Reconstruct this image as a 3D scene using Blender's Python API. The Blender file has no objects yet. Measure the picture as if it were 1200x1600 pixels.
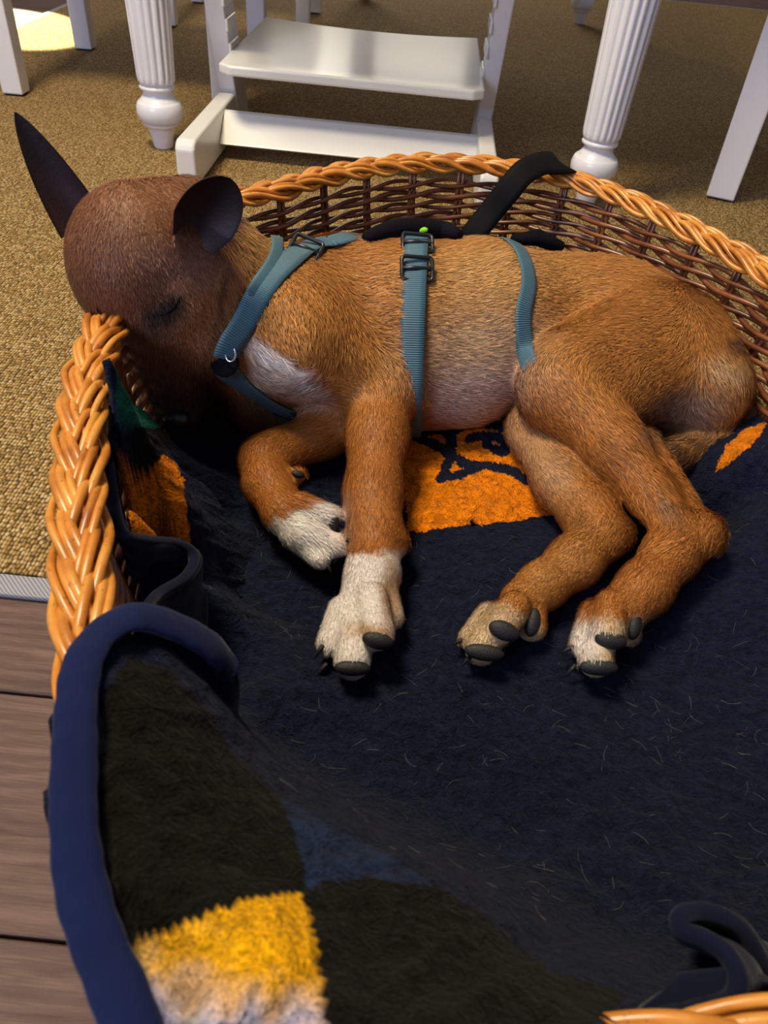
import bpy, math, random
import numpy as np
from mathutils import Vector, Matrix
random.seed(7); rng = np.random.default_rng(7)
SC = bpy.context.scene
COL = SC.collection

# ------------------------------------------------------------------ camera
F = 1186.0; CH = 0.50
_n = np.array([467-600, -(2116-800), -F]); UP = -_n/np.linalg.norm(_n)
FW = np.array([0, 0, -1.0]); FW = FW-(FW@UP)*UP; FW /= np.linalg.norm(FW); RT = np.cross(FW, UP)
cam_d = bpy.data.cameras.new('camera'); cam = bpy.data.objects.new('camera', cam_d); COL.objects.link(cam)
cam.matrix_world = Matrix(((RT[0], RT[1], RT[2], 0), (FW[0], FW[1], FW[2], 0), (UP[0], UP[1], UP[2], CH), (0, 0, 0, 1)))
cam_d.sensor_fit = 'HORIZONTAL'; cam_d.sensor_width = 36; cam_d.lens = 36*F/1200
cam_d.clip_start = .01
cam_d.dof.use_dof = True; cam_d.dof.focus_distance = .80; cam_d.dof.aperture_fstop = 18
SC.camera = cam

# ------------------------------------------------------------------ light
SC.view_settings.view_transform = 'Standard'; SC.view_settings.look = 'None'
SC.view_settings.gamma = 1; SC.view_settings.use_curve_mapping = False
SC.view_settings.exposure = 0.0
w = bpy.data.worlds.new('world'); SC.world = w; w.use_nodes = True
w.node_tree.nodes['Background'].inputs[0].default_value = (.62, .70, 1.0, 1)
w.node_tree.nodes['Background'].inputs[1].default_value = .20

def area(name, loc, target, size, power, col, sy=None):
    d = bpy.data.lights.new(name, 'AREA'); d.energy = power; d.color = col
    d.size = size
    if sy: d.shape = 'RECTANGLE'; d.size_y = sy
    o = bpy.data.objects.new(name, d); COL.objects.link(o); o.location = loc
    o.rotation_euler = (Vector(target)-Vector(loc)).to_track_quat('-Z', 'Y').to_euler()
    return o
area('ceiling_lamp', (-.75, .75, 2.2), (.05, .6, .1), .55, 62, (1, .86, .62))
area('window_light', (-1.6, -1.6, 1.5), (0, 1.2, .1), 1.3, 46, (.62, .68, 1.0), 1.0)
area('far_window_light', (-.6, 6.2, 1.7), (.1, 1.0, .2), 1.8, 58, (1, .90, .72), 1.3)
sp = bpy.data.lights.new('sunbeam', 'SPOT'); sp.energy = 9000; sp.color = (1, .86, .5); sp.spot_size = math.radians(6.2); sp.spot_blend = .12; sp.shadow_soft_size = .01
spo = bpy.data.objects.new('sunbeam', sp); COL.objects.link(spo); spo.location = (-3.2, 4.6, 2.4)
spo.rotation_euler = (Vector((-1.205, 2.45, 0))-Vector(spo.location)).to_track_quat('-Z', 'Y').to_euler()

# ------------------------------------------------------------------ helpers
def ray(px, py):
    c = np.array([(px-600)/F, -(py-800)/F, -1.0])
    return np.array([c@RT, c@FW, c@UP])
O = np.array([0, 0, CH])
def at(px, py, z):                 # point at height z seen at that pixel of a 1200x1600 frame
    r = ray(px, py); return O+r*((z-CH)/r[2])
def aty(px, py, y):                # point at depth y
    r = ray(px, py); return O+r*(y/r[1])
def pj(P):                         # world -> pixel, (N,3)
    P = np.atleast_2d(P)-O
    cx = P@np.array([RT[0], FW[0], UP[0]]); cy = P@np.array([RT[1], FW[1], UP[1]]); cz = -(P@np.array([RT[2], FW[2], UP[2]]))
    cz = np.maximum(cz, 1e-4)
    return np.c_[600+F*cx/cz, 800-F*cy/cz]

def tag(o, label=None, cat=None, group=None, kind=None):
    if label: o['label'] = label
    if cat: o['category'] = cat
    if group: o['group'] = group
    if kind: o['kind'] = kind
    return o
def thing(name, label, cat, loc=(0, 0, 0), rz=0, group=None):
    o = bpy.data.objects.new(name, None); COL.objects.link(o); o.location = loc; o.rotation_euler = (0, 0, rz)
    o.empty_display_size = .05
    return tag(o, label, cat, group)
def mesh(name, V, Fc, mat, parent=None, smooth=True):
    me = bpy.data.meshes.new(name)
    V = np.asarray(V, dtype=np.float32)
    if isinstance(Fc, np.ndarray):
        n, k = Fc.shape
        me.vertices.add(len(V)); me.vertices.foreach_set('co', V.ravel())
        me.loops.add(n*k); me.loops.foreach_set('vertex_index', Fc.astype(np.int32).ravel())
        me.polygons.add(n); me.polygons.foreach_set('loop_start', np.arange(0, n*k, k, dtype=np.int32))
        me.update(calc_edges=True)
    else:
        me.from_pydata([tuple(map(float, v)) for v in V], [], Fc); me.update()
    me.polygons.foreach_set('use_smooth', [smooth]*len(me.polygons))
    me.materials.append(mat)
    o = bpy.data.objects.new(name, me); COL.objects.link(o)
    if parent: o.parent = parent
    return o
def setcol(o, C, name='Col'):
    a = o.data.color_attributes.new(name, 'FLOAT_COLOR', 'POINT')
    C = np.asarray(C, dtype=np.float32)
    if C.shape[1] == 3: C = np.c_[C, np.ones(len(C), dtype=np.float32)]
    a.data.foreach_set('color', C.ravel().astype(np.float32))
def dup(o, parent=None):
    c = o.copy(); COL.objects.link(c)
    if parent: c.parent = parent
    for ch in list(o.children): dup(ch, c)
    return c
def srgb(r, g, b):
    f = lambda v: (v/255/12.92) if v/255 <= .04045 else ((v/255+.055)/1.055)**2.4
    return np.array([f(r), f(g), f(b)])

def spline(P, n, closed=False):     # Catmull-Rom through points, n samples
    P = np.asarray(P, float); m = len(P)
    if closed: Q = np.vstack([P[-1], P, P[0], P[1]]); segs = m
    else: Q = np.vstack([2*P[0]-P[1], P, 2*P[-1]-P[-2]]); segs = m-1
    # dense eval then resample by arc length
    D = []
    for i in range(segs):
        t = np.linspace(0, 1, 24, endpoint=False)[:, None]
        p0, p1, p2, p3 = Q[i], Q[i+1], Q[i+2], Q[i+3]
        D.append(.5*((2*p1)+(-p0+p2)*t+(2*p0-5*p1+4*p2-p3)*t*t+(-p0+3*p1-3*p2+p3)*t**3))
    D = np.vstack(D+[Q[segs+1][None]])
    k = min(3, D.shape[1])
    s = np.r_[0, np.cumsum(np.linalg.norm(np.diff(D[:, :k], axis=0), axis=1))]
    u = np.linspace(0, s[-1], n, endpoint=not closed)
    return np.stack([np.interp(u, s, D[:, j]) for j in range(D.shape[1])], 1)

def tube(P, R, sides=6, closed=False, caps=True, flat=None, upv=(0, 0, 1)):
    """sweep an ellipse along P. R radius or array; flat=(a,b) multipliers: a along side, b along up."""
    P = np.asarray(P, float); n = len(P); R = np.broadcast_to(np.asarray(R, float), (n,))
    T = np.gradient(P, axis=0)
    if closed: T = np.roll(P, -1, 0)-np.roll(P, 1, 0)
    T /= np.linalg.norm(T, axis=1)[:, None]+1e-12
    upv = np.broadcast_to(np.asarray(upv, float), (n, 3))
    S = np.cross(T, upv); l = np.linalg.norm(S, axis=1)[:, None]
    S = np.where(l < 1e-3, np.array([1.0, 0, 0]), S/np.maximum(l, 1e-9)); U = np.cross(S, T)
    a = np.arange(sides)*2*np.pi/sides
    fa, fb = flat or (1, 1)
    V = (P[:, None]+R[:, None, None]*(np.cos(a)[None, :, None]*fa*S[:, None]+np.sin(a)[None, :, None]*fb*U[:, None])).reshape(-1, 3)
    i = np.arange(n if closed else n-1)[:, None]; j = np.arange(sides)[None]
    i2 = (i+1) % n; j2 = (j+1) % sides
    Fq = np.stack([i*sides+j, i*sides+j2, i2*sides+j2, i2*sides+j], -1).reshape(-1, 4)
    if caps and not closed:
        V = np.vstack([V, P[0]-T[0]*R[0]*.4, P[-1]+T[-1]*R[-1]*.4]); c0, c1 = len(V)-2, len(V)-1
        L = [list(map(int, f)) for f in Fq]
        for q in range(sides):
            L.append([c0, (q+1) % sides, q]); L.append([c1, (n-1)*sides+q, (n-1)*sides+(q+1) % sides])
        return V, L
    return V, Fq
def merge(parts):
    V = []; Fs = []; o = 0
    for v, f in parts:
        V.append(np.asarray(v, float)); Fs += [[int(i)+o for i in q] for q in f]; o += len(v)
    return np.vstack(V), Fs
def lathe(prof, seg=32, fl=None):
    prof = np.asarray(prof, float); n = len(prof); a = np.arange(seg)*2*np.pi/seg
    V = np.stack([prof[:, 0][:, None]*np.cos(a), prof[:, 0][:, None]*np.sin(a), np.repeat(prof[:, 1][:, None], seg, 1)], -1)
    if fl is not None: V[..., :2] *= fl[..., None]
    V = V.reshape(-1, 3)
    Fc = [[i*seg+j, i*seg+(j+1) % seg, (i+1)*seg+(j+1) % seg, (i+1)*seg+j] for i in range(n-1) for j in range(seg)]
    Fc.append([j for j in range(seg)][::-1]); Fc.append([(n-1)*seg+j for j in range(seg)])
    return V, Fc
def box(x0, x1, y0, y1, z0, z1):
    V = [(x, y, z) for z in (z0, z1) for y in (y0, y1) for x in (x0, x1)]
    return np.array(V, float), [[0, 2, 3, 1], [4, 5, 7, 6], [0, 1, 5, 4], [2, 6, 7, 3], [0, 4, 6, 2], [1, 3, 7, 5]]
def prism(poly, y0, y1, ax='y'):    # extrude a 2D polygon
    n = len(poly); V = []
    for d in (y0, y1):
        for a, b in poly:
            V.append({'y': (a, d, b), 'x': (d, a, b), 'z': (a, b, d)}[ax])
    Fc = [list(range(n))[::-1], [n+i for i in range(n)]]+[[i, (i+1) % n, n+(i+1) % n, n+i] for i in range(n)]
    return np.array(V, float), Fc
def bevel(o, wd, seg=2):
    m = o.modifiers.new('bevel', 'BEVEL'); m.width = wd; m.segments = seg; m.limit_method = 'ANGLE'; m.angle_limit = math.radians(35)
    m2 = o.modifiers.new('wn', 'WEIGHTED_NORMAL'); m2.keep_sharp = True
    return o

# ------------------------------------------------------------------ materials
class NT:
    def __init__(s, name):
        s.m = bpy.data.materials.new(name); s.m.use_nodes = True; s.t = s.m.node_tree; s.n = s.t.nodes
        s.b = s.n['Principled BSDF']
    def add(s, ty, **kw):
        x = s.n.new(ty)
        for k, v in kw.items():
            if k.startswith('i_'):
                key = k[2:]; key = int(key) if key.isdigit() else key.replace('_', ' ')
                x.inputs[key].default_value = v
            else: setattr(x, k, v)
        return x
    def ln(s, a, b): s.t.links.new(a, b)
    def coord(s, scale=(1, 1, 1), kind='Object', rot=(0, 0, 0)):
        tc = s.add('ShaderNodeTexCoord'); mp = s.add('ShaderNodeMapping'); mp.inputs['Scale'].default_value = scale; mp.inputs['Rotation'].default_value = rot
        s.ln(tc.outputs[kind], mp.inputs[0]); return mp.outputs[0]
    def noise(s, co, scale, detail=4, rough=.55, dist=0):
        x = s.add('ShaderNodeTexNoise', i_Scale=scale, i_Detail=detail, i_Roughness=rough, i_Distortion=dist); s.ln(co, x.inputs['Vector']); return x.outputs['Fac']
    def ramp(s, fac, stops):
        x = s.add('ShaderNodeValToRGB'); e = x.color_ramp.elements
        while len(e) < len(stops): e.new(.5)
        for q, (p, c) in zip(e, stops): q.position = p; q.color = (*c[:3], 1)
        s.ln(fac, x.inputs[0]); return x.outputs[0]
    def mix(s, fac, a, b, mode='MIX'):
        x = s.add('ShaderNodeMix', data_type='RGBA', blend_type=mode)
        for k, v in ((0, fac), (6, a), (7, b)):
            if hasattr(v, 'links') or hasattr(v, 'is_linked'): s.ln(v, x.inputs[k])
            else: x.inputs[k].default_value = v if k == 0 else (*v[:3], 1)
        return x.outputs[2]
    def math(s, op, a, b=0.0):
        x = s.add('ShaderNodeMath', operation=op)
        for k, v in ((0, a), (1, b)):
            if hasattr(v, 'is_linked'): s.ln(v, x.inputs[k])
            else: x.inputs[k].default_value = v
        return x.outputs[0]
    def bump(s, h, st, dist, prev=None):
        x = s.add('ShaderNodeBump', i_Strength=st, i_Distance=dist); s.ln(h, x.inputs['Height'])
        if prev: s.ln(prev, x.inputs['Normal'])
        return x.outputs[0]
    def set(s, col=None, rough=None, nor=None, **kw):
        for k, v in (('Base Color', col), ('Roughness', rough), ('Normal', nor)):
            if v is None: continue
            if hasattr(v, 'is_linked'): s.ln(v, s.b.inputs[k])
            else: s.b.inputs[k].default_value = (*v[:3], 1) if k == 'Base Color' else v
        for k, v in kw.items(): s.b.inputs[k.replace('_', ' ')].default_value = v
        return s.m

def m_paint(name, c, rough=.32):
    t = NT(name); co = t.coord()
    n1 = t.noise(co, 9, 3); n2 = t.noise(co, 260, 3)
    chip = t.ramp(t.noise(co, 85, 3, .7), [(.0, (.20, .17, .14)), (.235, (.2, .17, .14)), (.25, (1, 1, 1)), (1, (1, 1, 1))])
    c1 = t.mix(n1, c*.93, c*1.03)
    return t.set(t.mix(1.0, c1, chip, 'MULTIPLY'), rough, t.bump(n2, .12, .0006, t.bump(n1, .1, .004)), Coat_Weight=.25, Coat_Roughness=.15)
M_WHITE = m_paint('white_paint', np.array([.80, .79, .80]))
M_WHITEW = m_paint('cream_white_paint', np.array([.78, .765, .70]), .38)
M_GLIDE = NT('black_felt').set((.012, .012, .013), .8)

def m_rug():
    t = NT('sisal'); co = t.coord()
    dn = t.add('ShaderNodeTexNoise', i_Scale=60.0, i_Detail=2.0); t.ln(co, dn.inputs['Vector'])
    dv = t.add('ShaderNodeVectorMath', operation='SCALE'); dv.inputs[3].default_value = .0016; t.ln(dn.outputs['Color'], dv.inputs[0])
    av = t.add('ShaderNodeVectorMath', operation='ADD'); t.ln(co, av.inputs[0]); t.ln(dv.outputs[0], av.inputs[1])
    mp = t.add('ShaderNodeMapping'); mp.inputs['Scale'].default_value = (300, 190, 0); t.ln(av.outputs[0], mp.inputs[0])
    v = t.add('ShaderNodeTexVoronoi', i_Scale=1.0, i_Randomness=.45); t.ln(mp.outputs[0], v.inputs['Vector'])
    lump = t.ramp(v.outputs['Distance'], [(0, (1, 1, 1)), (.38, (.72, .72, .72)), (.72, (0, 0, 0))])
    rnd = t.add('ShaderNodeSeparateColor'); t.ln(v.outputs['Color'], rnd.inputs[0])
    base = t.ramp(rnd.outputs[0], [(0, srgb(152, 120, 68)), (.5, srgb(192, 157, 98)), (1, srgb(218, 190, 136))])
    big = t.noise(t.coord((3, 10, 1)), 3, 4)
    base = t.mix(t.math('MULTIPLY', big, .35), base, tuple(srgb(160, 120, 58)))
    col = t.mix(lump, tuple(srgb(70, 52, 26)), base)
    return t.set(col, .85, t.bump(lump, 1.0, .0016), Specular_IOR_Level=.15)
M_RUG = m_rug()
def m_band():
    t = NT('rug_binding'); co = t.coord()
    w_ = t.add('ShaderNodeTexWave', i_Scale=160.0, i_Distortion=.3); w_.bands_direction = 'DIAGONAL'; t.ln(co, w_.inputs['Vector'])
    return t.set(t.mix(w_.outputs['Fac'], tuple(srgb(120, 118, 122)), tuple(srgb(165, 162, 168))), .8, t.bump(w_.outputs['Fac'], .5, .0006))
M_BAND = m_band()
def m_plank():
    t = NT('laminate_oak'); oi = t.add('ShaderNodeObjectInfo')
    tc = t.add('ShaderNodeTexCoord'); ad = t.add('ShaderNodeVectorMath', operation='MULTIPLY_ADD')
    t.ln(tc.outputs['Object'], ad.inputs[0]); ad.inputs[1].default_value = (1, 1, 1)
    cb = t.add('ShaderNodeCombineXYZ'); t.ln(t.math('MULTIPLY', oi.outputs['Random'], 9), cb.inputs[0]); t.ln(t.math('MULTIPLY', oi.outputs['Random'], 5), cb.inputs[1]); t.ln(cb.outputs[0], ad.inputs[2])
    mp = t.add('ShaderNodeMapping'); mp.inputs['Scale'].default_value = (5, 34, 1); t.ln(ad.outputs[0], mp.inputs[0])
    g = t.noise(mp.outputs[0], 1.0, 5, .6, 1.2)
    wv = t.add('ShaderNodeTexWave', i_Scale=.9, i_Distortion=7.0, i_Detail=3.0, i_Detail_Scale=.8); wv.bands_direction = 'Y'; t.ln(mp.outputs[0], wv.inputs['Vector'])
    mp2 = t.add('ShaderNodeMapping'); mp2.inputs['Scale'].default_value = (40, 700, 1); t.ln(ad.outputs[0], mp2.inputs[0])
    fine = t.noise(mp2.outputs[0], 1.0, 3)
    f = t.math('ADD', t.math('MULTIPLY', g, .5), t.math('ADD', t.math('MULTIPLY', wv.outputs['Fac'], .10), t.math('MULTIPLY', fine, .40)))
    col = t.ramp(f, [(.3, srgb(70, 50, 43)), (.5, srgb(96, 74, 65)), (.72, srgb(124, 99, 88))])
    v = t.mix(t.math('MULTIPLY', oi.outputs['Random'], .3), col, tuple(srgb(86, 64, 55)))
    return t.set(v, .6, t.bump(fine, .25, .0006), Specular_IOR_Level=.2)
M_PLANK = m_plank()
M_GAP = NT('joint_shadow_gap').set((.03, .022, .018), .9)

def m_rod(name, stops, rough=.38):
    t = NT(name); oi = t.add('ShaderNodeObjectInfo')
    n1 = t.noise(t.coord((1, 1, 1)), 38, 3); n2 = t.noise(t.coord(), 420, 2)
    f = t.math('ADD', t.math('MULTIPLY', n1, .8), t.math('MULTIPLY', oi.outputs['Random'], .25))
    c = t.ramp(f, stops)
    sp_ = t.ramp(n2, [(.0, (.35, .22, .12)), (.29, (.35, .22, .12)), (.34, (1, 1, 1)), (1, (1, 1, 1))])
    return t.set(t.mix(1.0, c, sp_, 'MULTIPLY'), rough, t.bump(n1, .2, .001), Coat_Weight=.35, Coat_Roughness=.25)
M_ROD = m_rod('peeled_willow', [(.25, srgb(146, 78, 22)), (.5, srgb(202, 128, 44)), (.8, srgb(226, 164, 72))])
M_WEAVER = m_rod('brown_willow', [(.25, srgb(70, 34, 16)), (.55, srgb(122, 68, 34)), (.85, srgb(160, 98, 52))])

def m_fleece():
    t = NT('fleece'); a = t.add('ShaderNodeAttribute', attribute_name='Col')
    co = t.coord()
    n1 = t.noise(co, 95, 4, .65, 1.0); n2 = t.noise(co, 620, 2); n3 = t.noise(co, 14, 3)
    c = t.mix(n3, a.outputs['Color'], a.outputs['Color'])
    k = t.ramp(n2, [(.25, (.55, .55, .55)), (.75, (1.45, 1.45, 1.45))])
    c = t.mix(1.0, c, k, 'MULTIPLY')
    k2 = t.ramp(n1, [(.3, (.62, .62, .62)), (.7, (1.45, 1.45, 1.45))])
    c = t.mix(1.0, c, k2, 'MULTIPLY')
    return t.set(c, .95, t.bump(n2, .8, .0014, t.bump(n1, 1.0, .006)), Sheen_Weight=.03, Sheen_Roughness=.5, Specular_IOR_Level=.04)
M_FLEECE = m_fleece()
def m_hem(name, c):
    t = NT(name); co = t.coord(); n = t.noise(co, 500, 2); n1 = t.noise(co, 40, 3)
    return t.set(t.mix(n1, c*.8, c*1.25), .9, t.bump(n, .4, .0006, t.bump(n1, .5, .004)), Sheen_Weight=.08, Specular_IOR_Level=.06)
M_HEM = m_hem('navy_binding', srgb(19, 27, 60))
M_CUFF = m_hem('navy_fleece_back', srgb(15, 19, 37))

def m_fur():
    t = NT('short_fur'); a = t.add('ShaderNodeAttribute', attribute_name='Col')
    n = t.noise(t.coord(), 400, 2)
    return t.set(t.mix(t.math('MULTIPLY', n, .3), a.outputs['Color'], (.05, .03, .02)), .55, t.bump(n, .3, .001), Specular_IOR_Level=.3)
M_SKIN = m_fur()
def m_strand():
    t = NT('fur_strands'); a = t.add('ShaderNodeAttribute', attribute_name='Col')
    return t.set(a.outputs['Color'], .48, Specular_IOR_Level=.35)
M_STRAND = m_strand()
def m_pad():
    t = NT('paw_pad_leather'); n = t.noise(t.coord(), 900, 2)
    return t.set((.009, .008, .008), .6, t.bump(n, .8, .0006))
M_PAD = m_pad()
M_NOSE = NT('nose_leather').set((.01, .009, .009), .35)
def m_web(name, c1, c2, sc=1.0):
    t = NT(name); uv = t.coord((1, 1, 1), 'UV')
    w_ = t.add('ShaderNodeTexWave', i_Scale=sc, i_Distortion=0.0); w_.bands_direction = 'Y'; t.ln(uv, w_.inputs['Vector'])
    n = t.noise(uv, 30, 2)
    c = t.mix(w_.outputs['Fac'], c1, c2)
    return t.set(t.mix(t.math('MULTIPLY', n, .3), c, (.02, .04, .05)), .55, t.bump(w_.outputs['Fac'], .7, .0006), Sheen_Weight=.1)
M_WEB = m_web('teal_webbing', srgb(34, 70, 88), srgb(74, 122, 134), 160)
M_BLACKWEB = NT('black_webbing').set((.0035, .0035, .004), .75, Specular_IOR_Level=.15)
M_PLASTIC = NT('black_plastic').set((.012, .013, .015), .3)
M_METAL = NT('steel').set((.75, .75, .78), .2, Metallic=1.0)
M_LIME = NT('lime_plastic').set(tuple(srgb(150, 220, 30)), .4)
M_MESHPAD = NT('black_padding').set((.004, .004, .006), .9, Specular_IOR_Level=.1)

# ------------------------------------------------------------------ the setting
sub = mesh('floor', *box(-4, 4, -1.5, 7, -.06, -.012), M_GAP, smooth=False); tag(sub, kind='structure')
y0 = .152-.1625*7; pv, pf = box(-.64, .64, -.0800, .0800, -.012, 0); pl0 = None
for r in range(38):
    yc = y0+.1625*(r+.5); off = random.random()*1.28
    for k in range(-2, 4):
        xc = off+k*1.283-.6
        inview = (yc < .5 and -1.4 < xc < 1.0) or (xc < -.2 and yc > 1.2) or (yc > 3.9)
        if not inview or abs(xc) > 3.4: continue
        if pl0 is None:
            pl0 = bevel(mesh('plank', pv, pf, M_PLANK, sub, smooth=False), .0012, 1); o = pl0
        else: o = pl0.copy(); COL.objects.link(o); o.parent = sub
        o.location = (xc, yc, 0)
def wall(name, b):
    t = NT(name+'_plaster'); n = t.noise(t.coord(), 30, 3)
    m = t.set(tuple(srgb(226, 220, 208)), .9, t.bump(n, .1, .003))
    return tag(mesh(name, *box(*b), m, smooth=False), kind='structure')
wall('wall_far', (-4, 4, 7, 7.1, 0, 2.6)); wall('wall_right', (4, 4.1, -1.5, 7, 0, 2.6)); wall('wall_left', (-4.1, -4, -1.5, 7, 0, 2.6))

# rug
rx0, rx1, ry0, ry1 = -1.16, 1.95, .424, 4.27
rg = thing('rug', 'large golden brown woven sisal rug with grey binding under the table', 'rug')
n = 6
tag(mesh('rug_field', *box(rx0+.0, rx1, ry0, ry1, 0.0005, .008), M_RUG, rg, smooth=False))
for bx in ((rx0-.022, rx1+.022, ry0-.022, ry0+.001, .0005, .0062), (rx0-.022, rx1+.022, ry1-.001, ry1+.03, .0005, .0062), (rx0-.022, rx0+.001, ry0+.001, ry1-.001, .0005, .0062), (rx1-.001, rx1+.022, ry0+.001, ry1-.001, .0005, .0062)):
    bevel(mesh('binding', *box(*bx), M_BAND, rg, smooth=False), .002, 2)

# ------------------------------------------------------------------ dining table
RZ = .008
tb = thing('dining_table', 'white dining table standing on turned and fluted legs', 'table', (0, 0, RZ))
def leg_profile():
    P = [(.0, 0), (.0165, 0), (.0185, .003), (.0205, .018), (.0250, .034), (.0270, .038), (.0315, .041), (.0335, .044), (.0315, .047)]
    P += [(.0315+.0110*math.sin(a), .066-.019*math.cos(a)) for a in np.linspace(.25, 2.55, 12)]
    P += [(.0345, .083), (.0335, .085), (.0315, .087), (.0275, .092), (.0262, .097), (.027, .101), (.0315, .103), (.0325, .106), (.031, .109), (.0290, .1105)]
    return P[1:]
prof = leg_profile(); seg = 96
ups = [(.0315, .113), (.0335, .117), (.0345, .125)]+[(.0345+.013*u, .125+.42*u) for u in np.linspace(.05, 1, 14)]+[(.047, .556), (.047, .565), (.04, .57)]
full = prof+ups
fl = np.ones((len(full), seg)); ang = np.arange(seg)*2*np.pi/seg
gro = 1-.11*np.maximum(0, np.cos(ang*18/1.0))**.6
for i, (r, z) in enumerate(full):
    if .114 < z < .55: fl[i] = gro if z > .12 else (1+(gro-1)*.5)
lv, lf = lathe(full, seg, fl)
leg0 = mesh('turned_leg', lv, lf, M_WHITE, tb)
bevel(mesh('leg_block', *box(-.045, .045, -.045, .045, .57, .70), M_WHITE, leg0, smooth=False), .002)
TA = math.radians(-4.5)
NL = at(256, 230, RZ); NR = at(914, 316, RZ); FRp = at(904, 37, RZ)
FLp = NL+(FRp-NR)
legs = [leg0]+[dup(leg0, tb) for _ in range(3)]
for l, p in zip(legs, (NL, NR, FRp, FLp)): l.location = (p[0], p[1], 0); l.rotation_euler = (0, 0, TA)
c4 = (NL+NR+FRp+FLp)/4; hx = .5*np.linalg.norm(NR-NL)+.09; hy = .5*np.linalg.norm(FRp-NR)+.12
def tabpart(name, b, bw=.004):
    o = bevel(mesh(name, *box(*b), M_WHITE, tb, smooth=False), bw); o.location = (c4[0], c4[1], 0); o.rotation_euler = (0, 0, TA-.02); return o
tabpart('tabletop', (-hx, hx, -hy, hy, .70, .735), .01)
for b in ((-hx+.09, hx-.09, -hy+.11, -hy+.13, .60, .70), (-hx+.09, hx-.09, hy-.13, hy-.11, .60, .70), (-hx+.08, -hx+.10, -hy+.12, hy-.12, .60, .70), (hx-.10, hx-.08, -hy+.12, hy-.12, .60, .70)): tabpart('apron', b)

# ------------------------------------------------------------------ dining chairs
def chair(label, cx, cy, rz, wdt=.44, dep=.46, leg=.045, back=-1, group='white dining chairs around the table'):
    t = thing('dining_chair', label, 'chair', (cx, cy, RZ), rz, group)
    for sx in (-1, 1):
        for sy in (-1, 1):
            x, y = sx*(wdt/2), sy*(dep/2); h = .95 if sx == back else .43; L = leg/2
            # a leg tapers to its foot
            v, f = box(x-L, x+L, y-L, y+L, 0.004, h); v = v.copy()
            lo = v[:, 2] < .1; v[lo, 0] = x+(v[lo, 0]-x)*.88; v[lo, 1] = y+(v[lo, 1]-y)*.88
            lg = bevel(mesh('leg', v, f, M_WHITE, t, smooth=False), .003)
            mesh('glide', *box(x-L*.7, x+L*.7, y-L*.7, y+L*.7, 0, .0045), M_GLIDE, lg, smooth=False)
    bevel(mesh('seat', *box(-wdt/2-.025, wdt/2+.025, -dep/2-.03, dep/2+.03, .43, .455), M_WHITE, t, smooth=False), .008)
    for y in (-dep/2, dep/2): bevel(mesh('apron', *box(-wdt/2, wdt/2, y-.01, y+.01, .37, .43), M_WHITE, t, smooth=False), .002)
    for x in (-wdt/2, wdt/2): bevel(mesh('apron', *box(x-.01, x+.01, -dep/2, dep/2, .37, .43), M_WHITE, t, smooth=False), .002)
    for z in (.6, .74, .88): bevel(mesh('back_rail', *box(back*wdt/2-.01, back*wdt/2+.01, -dep/2, dep/2, z, z+.06), M_WHITE, t, smooth=False), .003)
    return t
chair('white wooden chair at the far left edge, feet on the sisal rug', -.672, 2.03, .03, .455, .46, .050)
chair('white wooden chair behind the child high chair, only its legs in view', -.60, 2.86, .05, .40, .42)
RCH = (.60+.22*math.cos(.35)+.22*math.sin(.35), 1.58-.22*math.sin(.35)+.22*math.cos(.35))
chair('white wooden chair beside the right fluted table leg', *RCH, -.35, .44, .44, .060, back=1)

# ------------------------------------------------------------------ child high chair
hc = thing('high_chair', 'white painted wooden child high chair with slanted legs and a curved footplate', 'chair', (0, 0, RZ))
XL, XR = -.385, .108
TH = .030
def hbox(name, v, f, bw=.004, parent=hc): return bevel(mesh(name, v, f, M_WHITEW, parent, smooth=False), bw, 3)
for x0_, x1_ in ((XL-.028, XL+.006), (XR-.003, XR+.028)):
    # floor runner with rounded front, joins the leg behind
    poly = [(1.335, .004), (1.335, .066), (1.341, .074), (1.352, .078), (1.66, .078), (1.70, .004)]
    hbox('runner', *prism(poly, x0_, x1_, 'x'), .005)
    poly = [(1.667, .078), (1.704, .004), (1.80, .004), (1.792, .03), (1.62, .62), (1.52, .62)]
    lg = bevel(mesh('slanted_leg', *prism([(1.667, .079), (1.705, .004), (1.79, .004), (1.475, .70), (1.39, .70)], x0_, x1_, 'x'), M_WHITE, hc, smooth=False), .003)
    # grooves' raised teeth on the inner face
    xi = x1_ if x0_ < 0 else x0_-.004
    for k in range(11):
        zc = .16+.042*k; yc = 1.728-(zc)*.452
        v, f = box(xi-.001, xi+.005, yc-.03, yc+.045, zc-.011, zc+.011)
        bevel(mesh('groove_rib', v, f, M_WHITEW, lg, smooth=False), .003)
hbox('cross_bar', *prism([(1.503, .028), (1.512, .024), (1.575, .062), (1.570, .072), (1.558, .070)], XL+.005, XR-.001, 'x'), .003)
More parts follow.
